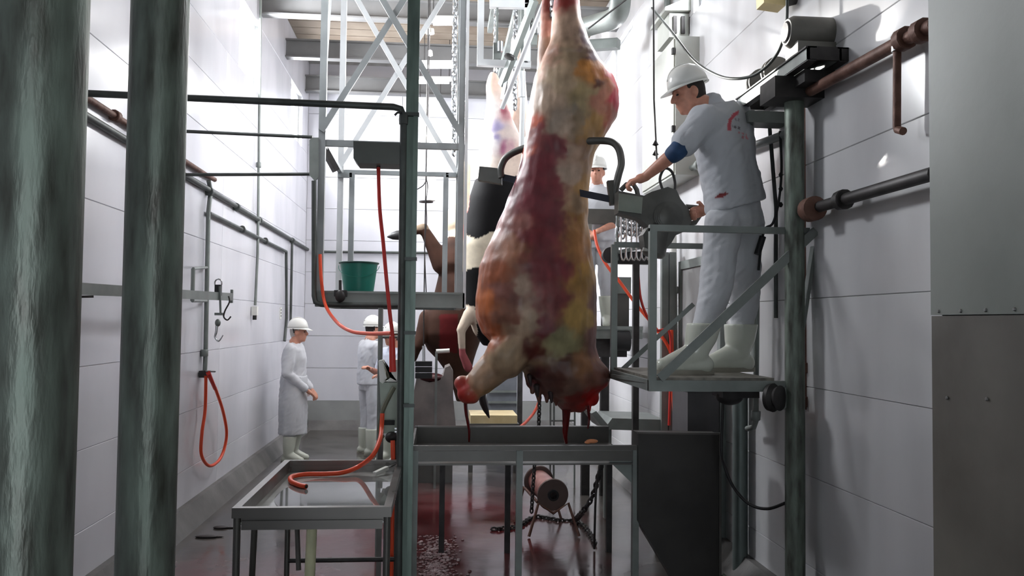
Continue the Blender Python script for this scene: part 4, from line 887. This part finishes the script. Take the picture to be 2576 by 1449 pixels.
MB().tube([P(x, y_, 5.3) for x, y_ in ((1606, 500), (1602, 478), (1592, 462), (1576, 464), (1562, 478))], .016, 10).build('front_handle', saw_m, sw)
MB().tube([P(x, y_, 5.32) for x, y_ in ((1725, 520), (1752, 522), (1762, 540), (1748, 560), (1725, 566))], .017, 10).build('rear_handle', saw_m, sw)
MB().tube(spline([P(x, y_, 5.34) for x, y_ in ((1668, 480), (1660, 450), (1672, 424), (1690, 432), (1698, 460), (1696, 485))], 5), .009, 8).build('hanger_loop', iron_m, sw)
cb = thing('saw_cable', 'thin vertical steel cable and hanger line holding up the saw', 'cable', P(1650, 470, 5.34))
MB().tube([P(1668, 430, 5.36), P(1652, 400, 5.6), P(1645, 250, 5.9), P(1644, -30, 6.0), V((P(1644, -30, 6.0).x, 6.0, 5.2))], .007, 8).build('wire', iron_m, cb)
for y_ in (360, 385): MB().lathe([(.004, -.02), (.022, -.012), (.008, .012), (.004, .02)], P(1649, y_, 5.65), (0, 0, 1), 12).build('insulator', black_m, cb)

# ------------------------------------------------------------------ far platform at right, trolley, chute, hoses
yE = 8.3
fp = thing('far_platform', 'grey steel platform in the distance behind the big carcass', 'platform', P(1570, 830, yE))
za_ = P(1570, 822, yE).z
MB().box((P(1470, 822, yE).x, yE, za_-.12), (XR-.08, yE+.9, za_)).build('deck', steel_m, fp, 20)
MB().box((P(1470, 822, yE).x, yE-.02, za_-.03), (XR-.08, yE, za_+.005)).build('edge', steel_m, fp, 20)
for px in (1480, 1528): MB().box((P(px, 900, yE).x-.04, yE+.1, 0), (P(px, 900, yE).x+.04, yE+.18, za_-.1)).build('leg', iron_m, fp, 20)
MB().box((P(1520, 850, yE).x-.07, yE+.05, za_-.3), (P(1550, 850, yE).x+.12, yE+.35, za_-.12)).build('under_gear', iron_m, fp, 20)
MB().lathe([(.02, -.1), (.1, -.09), (.1, .09), (.02, .1)], P(1560, 858, yE), (1, 0, 0), 20).build('drum', black_m, fp)
MB().box((P(1480, 542, yE).x, yE+.1, P(1500, 560, yE).z), (P(1560, 542, yE).x, yE+.14, P(1500, 522, yE).z)).build('front_board', inoxd_m, fp, 20)
MB().bar((P(1490, 700, yE).x, yE+.12, za_), (P(1490, 540, yE).x, yE+.12, P(1490, 540, yE).z), .03, .03).build('post', steel_m, fp)
MB().box((P(1528, 690, yE).x, yE+.3, P(1500, 735, yE).z), (P(1605, 690, yE).x, yE+.34, P(1500, 692, yE).z)).build('step_board', steel_m, fp, 20)
MB().box((P(1530, 740, yE).x, yE+.34, za_), (P(1602, 740, yE).x, yE+.37, P(1500, 735, yE).z)).build('riser', inoxd_m, fp, 20)
for px in (1675, 1694):
    p = P(px-4, 800, 7.2); MB().box((p.x-.028, 7.17, 0), (p.x+.028, 7.23, P(px, 635, 7.2).z)).build('upright', steel_m, fp, 20)
tr_ = thing('hook_trolley', 'rack of shiny meat hooks and shackles hanging beyond the platform rail', 'rack', P(1595, 640, 7.0))
yT = 7.0
MB().bar(P(1528, 640, yT), P(1660, 612, yT), .03, .03).build('rack_bar', steel_m, tr_)
MB().lathe([(.02, -.05), (.065, -.04), (.065, .04), (.02, .05)], P(1534, 642, yT), (0, 1, 0), 20).build('wheel', black_m, tr_)
MB().box((P(1555, 650, yT).x, yT+.02, P(1500, 662, yT).z), (P(1645, 650, yT).x, yT+.1, P(1500, 630, yT).z)).build('tray', iron_m, tr_, 20)
random.seed(3)
for k in range(7):
    x = 1562+k*13; y0_ = 536+random.random()*20
    MB().tube(spline([P(x, y0_, yT-.03), P(x+1, 590, yT-.04), P(x, 640, yT-.05), P(x+5, 655, yT-.06), P(x+11, 648, yT-.06), P(x+12, 636, yT-.05)], 4), .008, 8).build('hook', chrome_m, tr_)
for k in range(9):
    x = 1555+k*9.5; b = MB(); b.chain([P(x, 528+random.random()*20, yT+.05*random.random()), P(x+random.uniform(-4, 4), 600, yT)], .06, .009); b.build('shackle_chain', chrome_m, tr_)
MB().bar(P(1550, 528, yT), P(1640, 522, yT), .02, .02).build('top_bar', steel_m, tr_)
for px in (1553, 1636): MB().bar(P(px, 528, yT), P(px, 655, yT), .02, .02).build('side_bar', steel_m, tr_)
MB().bar(P(1600, 660, yT+.05), V((P(1600, 660, yT+.05).x, yT+.05, 0)), .05, .05).build('stand', iron_m, tr_)
h = thing('water_hose', 'long orange hose slanting down past the far platform to the wall', 'hose', P(1560, 720, 7.6))
MB().tube(spline([P(x, y_, yy) for x, y_, yy in ((1495, 580, 7.7), (1503, 620, 7.6), (1525, 665, 7.5), (1560, 710, 7.4), (1600, 765, 7.3), (1645, 820, 7.2), (1680, 870, 7.1), (1690, 900, 7.1))], 6), .014, 10).build('slanting_run', hose_m, h)
MB().tube(spline([P(x, y_, 7.1) for x, y_ in ((1690, 830, ), (1691, 900), (1693, 1000), (1700, 1085))], 6), .014, 10).build('drop', hose_m, h)
h = thing('water_hose', 'thin red hose hanging beside the hooks down to the wall', 'hose', P(1640, 760, 7.8))
MB().tube(spline([P(x, y_, 7.05) for x, y_ in ((1604, 655), (1610, 740), (1625, 790), (1650, 830), (1684, 835), (1687, 930), (1683, 1070))], 6), .011, 10).build('run', hoser_m, h)
pipe('water_pipe', 'white pipe standing on right wall beyond the far platform', [wr(1693, 560, .06), wr(1696, 840, .06), wr(1698, 1090, .06)], .03, plasw_m, [wr(1695, 730, .06), wr(1696, 890, .06)])
ch_ = thing('wash_trough', 'low grey steel trough with sloped ends behind the trough table', 'trough', P(1590, 1080, 7.4))
MB().prism([P(x, y_, 7.2) for x, y_ in ((1520, 1080), (1540, 1052), (1672, 1056), (1672, 1086))], (0, .6, 0)).build('body', steel_m, ch_, 20)
MB().prism([P(x, y_, 7.2) for x, y_ in ((1488, 1040), (1500, 1034), (1532, 1072), (1520, 1082))], (0, .6, 0)).build('sloped_end', steel_m, ch_, 20)
for px in (1530, 1660): MB().box((P(px, 1080, 7.4).x-.03, 7.4, 0), (P(px, 1080, 7.4).x+.03, 7.46, P(px, 1078, 7.4).z)).build('leg', steel_m, ch_, 20)
cp = thing('control_cabinet', 'dark grey floor cabinet by right wall under the platform', 'cabinet', P(1770, 1085, 6.2))
xq0, xq1 = P(1730, 1000, 6.0).x, P(1812, 1000, 6.0).x
MB().box((xq0, 6.0, .17), (xq1-.01, 6.4, P(1770, 985, 6.0).z)).build('case', mat('cabinet_charcoal', (66, 64, 66), .5), cp, 20)
MB().box((xq0-.01, 5.98, P(1770, 985, 6.0).z), (xq1, 6.42, P(1770, 976, 6.0).z)).build('lid', steel_m, cp, 20)
MB().box((xq0, 6.02, 0), (xq1-.07, 6.38, .17)).build('plinth', iron_m, cp, 20)
# cabinet high on the right wall
ec = thing('wall_cabinet', 'pale grey electrical cabinet high on right wall above the worker', 'cabinet', wr(1700, 400))
e0 = PX(1760, 95, XR).y; zt1 = PX(1760, 92, XR).z; zt2 = PX(1760, 440, XR).z; xe_ = P(1700, 200, e0).x
MB().box((xe_, e0, zt2), (XR, e0+1.1, zt1)).build('case', box_m, ec, 20)
MB().box((xe_-.012, e0+.02, zt2+.02), (xe_, e0+1.08, zt1-.02)).build('door', box_m, ec, 20)
for zz in (zt1-.15, zt2+.35): MB().box((xe_-.03, e0-.004, zz), (xe_-.005, e0+.03, zz+.05)).build('hinge', iron_m, ec)
lv = thing('vent_louvre', 'small grey louvred box on right wall above the cabinet', 'vent', wr(1720, 60))
l0 = PX(1738, 30, XR).y; z1_ = PX(1738, 20, XR).z; z0_ = PX(1738, 90, XR).z; xl0 = P(1688, 60, l0).x
MB().prism([(XR, l0, z1_+.1), (xl0-.05, l0, z1_), (xl0-.05, l0, z1_-.03), (XR, l0, z1_-.02)], (0, .5, 0)).build('hood', box_m, lv, 20)
MB().box((xl0, l0+.05, z0_), (XR, l0+.45, z1_-.03)).build('case', box_m, lv, 20)
for k in range(5): MB().box((xl0+.03+.07*k, l0+.03, z0_+.03), (xl0+.06+.07*k, l0+.05, z1_-.06)).build('slat', iron_m, lv)
pipe('wall_pipe', 'grey vertical conduit beside the wall cabinet on right wall', [wr(1679, -30, .04), wr(1679, 120, .04)], .03, steel_m)
pipe('wall_pipe', 'thin dark rail crossing the right wall behind the worker head', [wr(1650, 388, .05), wr(1985, 228, .05)], .02, dark_m)
pipe('wall_pipe', 'pale pipe low on right wall crossing behind the worker waist', [wr(1690, 440, .06), wr(1985, 335, .06)], .026, steel_m, [wr(1760, 415, .06)])
pipe('wall_pipe', 'thin vertical conduit on right wall just left of the column', [wr(1936, 320, .04), wr(1952, 520, .04), wr(1952, 800, .04)], .012, dark_m)
b = thing('air_hose', 'black coiled air line hanging beside the right column', 'hose', P(1960, 330, 4.9))
MB().tube(spline([P(1962, 330, 4.9), P(1966, 420, 4.9), P(1960, 500, 4.9), P(1945, 560, 4.9), P(1925, 575, 4.95), P(1916, 610, 5.0), P(1908, 680, 5.0)], 6), .008, 8).build('line', black_m, b)
for y_ in (440, 475, 515): MB().lathe([(.006, -.015), (.014, 0), (.006, .015)], P(1964, y_, 4.9), (0, 0, 1), 10).build('clip', black_m, b)
MB().cyl(P(1919, 595, 5.0), P(1905, 640, 5.0), .02, 12).build('regulator', black_m, b)

# ------------------------------------------------------------------ overhead hardware in the middle
yG = 8.0
of = thing('hanging_gantry', 'hanging white steel gantry below the ceiling beside the cage', 'gantry', P(1240, 160, yG))
for px in (1208, 1326): MB().bar(P(px, 160, yG), V((P(px, 160, yG).x, yG, 5.2)), .06, .06).build('upright', white_m, of)
MB().bar(P(1200, 158, yG), P(1335, 164, yG), .06, .06).build('cross_bar', white_m, of)
MB().bar(P(1232, 8, yG), P(1330, 10, yG), .06, .09).build('cross_bar', white_m, of)
ar = thing('lift_arm', 'pair of long slanting steel arms reaching down to the far carcass', 'arm', P(1265, 270, 7.6))
MB().tube([P(1263, 272, 7.9), P(1375, -10, 7.2)], .022, 12).build('rod', white_m, ar)
MB().bar(P(1262, 215, 8.0), P(1345, 0, 7.5), .05, .07).build('cylinder_body', steel_m, ar)
MB().bar(P(1285, 140, 7.9), P(1262, 250, 8.0), .03, .03).build('piston', chrome_m, ar)
for x, y_ in ((1328, 48), (1282, 143)): MB().lathe([(.02, -.015), (.05, -.01), (.05, .01), (.02, .015)], P(x, y_, 7.7), (.3, .1, .9), 16).build('collar', iron_m, ar)
ac = thing('air_cylinder', 'vertical white pneumatic cylinder hanging beside the big carcass', 'cylinder', P(1313, 200, 8.2))
MB().cyl(P(1313, 180, 8.2), P(1313, 245, 8.2), .035, 16).build('barrel', white_m, ac)
MB().cyl(P(1315, 245, 8.2), P(1312, 370, 8.2), .025, 12).build('rod', white_m, ac)
MB().bar(P(1313, 180, 8.2), V((P(1313, 180, 8.2).x, 8.2, 5.2)), .03, .03).build('hanger', steel_m, ac)
for x, y0_, y1_, lb in ((1295, 215, 275, 'short bright chain dangling right of the slanting arms'), (1142, 230, 390, 'bright chain hanging behind the cage right post')):
    c_ = thing('hoist_chain', lb, 'chain', P(x, y1_, 8.7)); b = MB(); b.chain([P(x, y1_, 8.7), P(x, y0_, 8.7), V((P(x, y0_, 8.7).x, 8.7, 5.2))], .07, .013); b.build('links', chrome_m, c_)
for k, (x, y_, hgt, lb) in enumerate(((1250, 130, 40, 'left one of two small grey trolley blocks hanging above the far carcass'), (1342, 85, 60, 'right one of two small grey trolley blocks, beside the carcass leg'))):
    tb = thing('trolley_block', lb, 'trolley', P(x, y_, 8.0), 'overhead trolley blocks')
    MB().box((P(x-9, y_, 8.0).x, 7.97, P(x, y_+hgt/2, 8.0).z), (P(x+9, y_, 8.0).x, 8.05, P(x, y_-hgt/2, 8.0).z)).build('block', steel_m, tb)
    MB().cyl(P(x+8, y_, 7.95), P(x+8, y_-25, 7.95), .03, 12).build('roller', chrome_m, tb)
    MB().bar(P(x, y_-hgt/2, 8.0), V((P(x, y_-hgt/2, 8.0).x, 8.0, 5.2)), .02, .02).build('hanger', steel_m, tb)
du = thing('air_duct', 'grey ventilation duct and pipes under the roof above right windows', 'duct', P(1520, 60, 9.6))
MB().tube(spline([P(1450, 75, 8.6), P(1500, 60, 8.4), P(1545, 45, 8.1), P(1560, 10, 7.8), P(1562, -90, 7.7)], 6), .1, 16).build('bend', steel_m, du)
MB().bar(P(1440, 118, 8.8), P(1556, 110, 8.5), .1, .1).build('branch', steel_m, du)
MB().tube([P(1480, 72, 8.0), P(1600, -20, 7.5)], .008, 8).build('stay_wire', iron_m, du)
# pendant globe lamp with its cable and the wire below it
yL = 9.3; pL = P(1085, 345, yL)
lp = thing('pendant_lamp', 'glowing round white globe lamp hanging on a thin cable', 'lamp', pL)
MB().ell(pL, (.13, .13, .13), None, 28, 18).build('globe', globe_m, lp, 180)
MB().tube(spline([P(1076, 310, yL), P(1078, 200, yL), P(1080, 100, yL), V((P(1080, 60, yL).x, yL, 5.75))], 4), .007, 6).build('cable', iron_m, lp)
for y_, r_ in ((80, .05), (135, .03)): MB().lathe([(.01, -.03), (r_, -.02), (r_*.8, .03), (.01, .04)], P(1082, y_, yL), (0, 0, 1), 12).build('fitting', plasw_m, lp)
l = bpy.data.lights.new('globe_light', 'POINT'); l.energy = 60; l.shadow_soft_size = .14; o = bpy.data.objects.new('globe_light', l); COL.objects.link(o); o.location = pL+V((0, -.25, 0))
dr = thing('pull_wire', 'thin black pull wire with a flat disc, hanging below the globe lamp', 'wire', P(1072, 508, 9.0))
MB().tube(spline([P(1075, 375, 9.3), P(1072, 440, 9.1), P(1076, 470, 9.1), P(1072, 508, 9.0), P(1073, 560, 9.0), P(1068, 620, 9.0), P(1072, 735, 9.0)], 5), .006, 6).build('wire', black_m, dr)
MB().lathe([(.01, 0), (.075, 0), (.075, .012), (.01, .02)], P(1072, 509, 9.0), (0, 0, 1), 20).build('disc', iron_m, dr)
MB().tube(spline([P(1046, 440, 9.1), P(1060, 436, 9.1), P(1073, 444, 9.1), P(1066, 465, 9.1), P(1046, 478, 9.1)], 5), .006, 6).build('twist', black_m, dr)
MB().cyl(P(1085, 380, 9.6), P(1082, 505, 9.6), .06, 18).build('white_sleeve', plasw_m, dr)
# fluorescent battens
for (xa_, xb2, y_, yy, lb) in ((1067, 1137, 163, 11.0, 'fluorescent batten under the roof, nearest one right of green post'), (1090, 1150, 53, 9.4, 'fluorescent batten at top of picture between the beams'), (1045, 1130, 202, 12.2, 'fluorescent batten below the far beam, second from the back'), (1057, 1108, 254, 12.9, 'fluorescent batten farthest back, above the globe lamp')):
    a_, b_2 = P(xa_, y_, yy), P(xb2, y_, yy); ft_ = thing('batten_light', lb, 'light', (a_+b_2)/2, 'fluorescent battens')
    MB().tube([a_+V((0, 0, -.03)), b_2+V((0, 0, -.03))], .02, 12).build('tube', tube_m, ft_)
    MB().bar(a_+V((-.03, 0, .02)), b_2+V((.03, 0, .02)), .1, .05).build('housing', plasw_m, ft_)
    for q in (a_, b_2): MB().tube([q+V((0, 0, .04)), V((q.x, q.y, ZC))], .005, 6).build('rod', iron_m, ft_)
    area('batten_lamp', (a_+b_2)/2+V((0, -.06, -.1)), (0, -.2, -1), (b_2-a_).length, .06, 14)
# ------------------------------------------------------------------ back of hall
pb = pipe('wall_pipe', 'thin horizontal pipe along the back wall behind the cage', [P(786, 633, YB-.03), P(1416, 640, YB-.03)], .02, dark_m)
sc_ = thing('head_chute', 'grey stained steel chute with curved cut-out, below the brown cow', 'chute', P(1090, 1060, 9.0))
yS = 9.0
q = [(1022, 1085), (1046, 960), (1048, 940), (1058, 955), (1080, 962), (1100, 958), (1115, 945), (1120, 925), (1132, 920), (1140, 935), (1140, 1000), (1148, 1085)]
MB().prism([P(x, y_, yS) for x, y_ in q], (0, .5, 0)).build('shell', mat('stained_grey_steel', (112, 106, 104), .45, .4, scale=4, rgb2=(140, 132, 128)), sc_, 20)
MB().box((P(1040, 1085, yS).x, yS+.1, 0), (P(1140, 1085, yS).x, yS+.4, P(1100, 1080, yS).z)).build('stand', inoxd_m, sc_)
MB().ell(P(1085, 950, yS+.1), (.14, .15, .05)).build('cut_edge', mat('dark_blood_pool', (60, 14, 20), .3), sc_)
wb = thing('counterweight', 'black block weight hanging on a wire near the brown cow', 'weight', P(1068, 930, 8.7))
for k, y_ in enumerate((915, 930, 945)): MB().cbox(P(1066, y_, 8.7), (.17, .12, .05)).build('plate', black_m, wb)
MB().tube([P(1066, 910, 8.7), P(1066, 870, 8.7)], .016, 10).build('shackle', chrome_m, wb)
MB().tube([P(1066, 870, 8.7), P(1066, 800, 8.7), V((P(1066, 800, 8.7).x, 8.7, 5.2))], .006, 6).build('wire', iron_m, wb)
rt_ = thing('roller_bar', 'short white roller bar in front of the brown cow', 'bar', P(1115, 884, 8.8))
MB().cyl(P(1097, 884, 8.8), P(1131, 882, 8.8), .022, 14).build('roller', plasw_m, rt_)
MB().bar(P(1098, 884, 8.8), V((P(1098, 884, 8.8).x, 8.8, 0)), .025, .025).build('stand', steel_m, rt_)
uf = thing('metal_door', 'grey metal door with dark post at the back below the carcass', 'door', P(1270, 1060, 11.5))
MB().box((P(1225, 1000, 11.5).x, 11.5, 0), (P(1300, 1000, 11.5).x, 11.54, P(1260, 925, 11.5).z)).build('panel', mat('blue_grey_panel', (120, 124, 132), .45, .2), uf, 20)
MB().box((P(1302, 1000, 11.5).x, 11.48, 0), (P(1314, 1000, 11.5).x, 11.56, P(1260, 915, 11.5).z)).build('post', iron_m, uf, 20)
for y_ in (985, 1012): MB().bar(P(1228, y_, 11.48), P(1300, y_, 11.48), .02, .03).build('rail', steel_m, uf)
yw_ = 9.6
cbk = thing('cutting_table', 'low table with a cream cutting board behind the trough table', 'table', P(1245, 1080, yw_))
MB().box((P(1180, 1050, yw_).x, yw_, P(1240, 1066, yw_).z-.02), (P(1306, 1050, yw_).x, yw_+.7, P(1240, 1066, yw_).z)).build('top', inoxd_m, cbk, 20)
for px in (1186, 1300): MB().box((P(px, 1050, yw_).x-.025, yw_+.1, 0), (P(px, 1050, yw_).x+.025, yw_+.15, P(1240, 1066, yw_).z-.01)).build('leg', inoxd_m, cbk, 20)
z_ = P(1240, 1066, yw_).z
tag(MB().box((P(1184, 1050, yw_).x, yw_+.02, z_), (P(1302, 1050, yw_).x, yw_+.6, z_+.09)).build('cutting_board', mat('cream_board', (226, 208, 164), .5, rgb2=(206, 184, 134), scale=5), None, 20), 'thick cream cutting board lying on the low table', 'board')
h = thing('water_hose', 'short red hose rising behind the trough table below the carcass neck', 'hose', P(1335, 1050, 7.5))
MB().tube(spline([P(1290, 1080, 6.42), P(1302, 1079, 6.8), P(1325, 1060, 7.2), P(1345, 1035, 7.5), P(1358, 1005, 7.6)], 6), .013, 10).build('run', hose_m, h)
c_ = thing('hoist_chain', 'dark chain hanging beside the carcass neck into the trough', 'chain', P(1355, 1075, 6.9))
b = MB(); b.chain([P(1358, 985, 6.9), P(1355, 1080, 6.9), P(1346, 1150, 6.9), P(1340, 1235, 6.9), P(1337, 1290, 6.9)], .045, .007); b.build('links', iron_m, c_)
ld = thing('wire_stand', 'thin-legged wire stand behind the table, left of the carcass neck', 'stand', P(1415, 1080, 8.8))
for px in (1385, 1394, 1446): MB().tube([V((P(px, 1075, 8.8).x, 8.8, 0)), P(px, 985, 8.8)], .01, 8).build('leg', steel_m, ld)
MB().tube([P(1385, 1058, 8.8), P(1446, 1058, 8.8)], .01, 8).build('bar', steel_m, ld)
# ------------------------------------------------------------------ on the floor below the table
yQ = 7.0
sp_ = thing('winch_spool', 'rusty steel winch spool on bent wire legs on the wet floor', 'spool', P(1385, 1310, yQ))
c0, c1 = P(1390, 1272, 6.85), P(1355, 1215, 7.35); c0.z = .32; c1.z = .34; dv = (c1-c0).normalized()
MB().cyl(c0, c1, .095, 28).build('core', mat('rusty_pink_steel', (150, 92, 84), .4, .3, scale=8, rgb2=(190, 140, 132)), sp_)
for c2_ in (c0, c1): MB().lathe([(.02, -.012), (.125, -.012), (.13, 0), (.125, .012), (.02, .012)], c2_, dv, 30).build('flange', mat('worn_flange', (104, 88, 84), .45, .5), sp_)
MB().lathe([(.045, 0), (.045, -.02), (.03, -.02), (.03, 0)], c0-dv*.012, dv, 18).build('bore', black_m, sp_)
for c2_ in (c0-dv*.03, c1+dv*.03):
    MB().tube([V((c2_.x-.2, c2_.y-.05, .01)), c2_+V((-.12, 0, -.06)), c2_+V((0, 0, -.14)), c2_+V((.12, 0, -.06)), V((c2_.x+.2, c2_.y-.05, .01))], .012, 8).build('leg_frame', rust_m, sp_)
MB().tube([c0+V((-.12, 0, -.06)), c1+V((-.12, 0, -.06))], .012, 8).build('tie', rust_m, sp_)
c_ = thing('floor_chain', 'heavy dark chain hanging from the table and trailing over the wet floor', 'chain', PZ(1420, 1320, 0))
b = MB(); b.chain(spline([P(1516, 1155, 6.42), P(1505, 1200, 6.4), P(1490, 1250, 6.5), P(1462, 1292, 6.6), PZ(1440, 1310, .012), PZ(1400, 1308, .012), PZ(1345, 1300, .012), PZ(1300, 1325, .012), PZ(1230, 1332, .012)], 6), .055, .009); b.chain(spline([PZ(1450, 1312, .012), PZ(1470, 1325, .012), PZ(1488, 1350, .012), PZ(1498, 1372, .012)], 6), .055, .009); b.build('links', iron_m, c_)
tag(MB().tube(spline([PZ(1495, 1380, .012), P(1496, 1330, 6.3), P(1500, 1230, 6.3), P(1512, 1160, 6.4)], 6), .009, 8).build('ground_cable', iron_m), 'thin dark cable running from the table leg down to the floor', 'cable')
# foam and clots on the floor by the post
b = MB(); random.seed(11)
for k in range(700):
    p = PZ(random.gauss(1098, 24), 1345+random.random()**.7*115, 0); r_ = random.uniform(.003, .010); b.ell((p.x, p.y, .003), (r_*1.6, r_*1.2, r_*.9), None, 7, 4)
o = b.build('blood_foam', mat('pink_foam', (120, 84, 86), .15, 0, scale=14, rgb2=(170, 150, 150)), None, 180); tag(o, 'pinkish blood foam heaped on the floor right of the green post', 'foam', None, 'stuff')
for (px, py, sx_, lb) in ((555, 1329, .06, 'dark rag scrap lying on the floor beside the kerb'), (520, 1352, .09, 'flat dark wet scrap on the floor, nearest the front column')):
    p = PZ(px, py, 0); b = MB(); b.ell((p.x, p.y, .008), (sx_, .04, .012), None, 14, 6); b.ell((p.x+.07, p.y, .005), (sx_*.7, .012, .006), None, 10, 5); o = b.build('floor_scrap', mat('dark_scrap', (44, 36, 38), .5), None, 180); tag(o, lb, 'scrap')
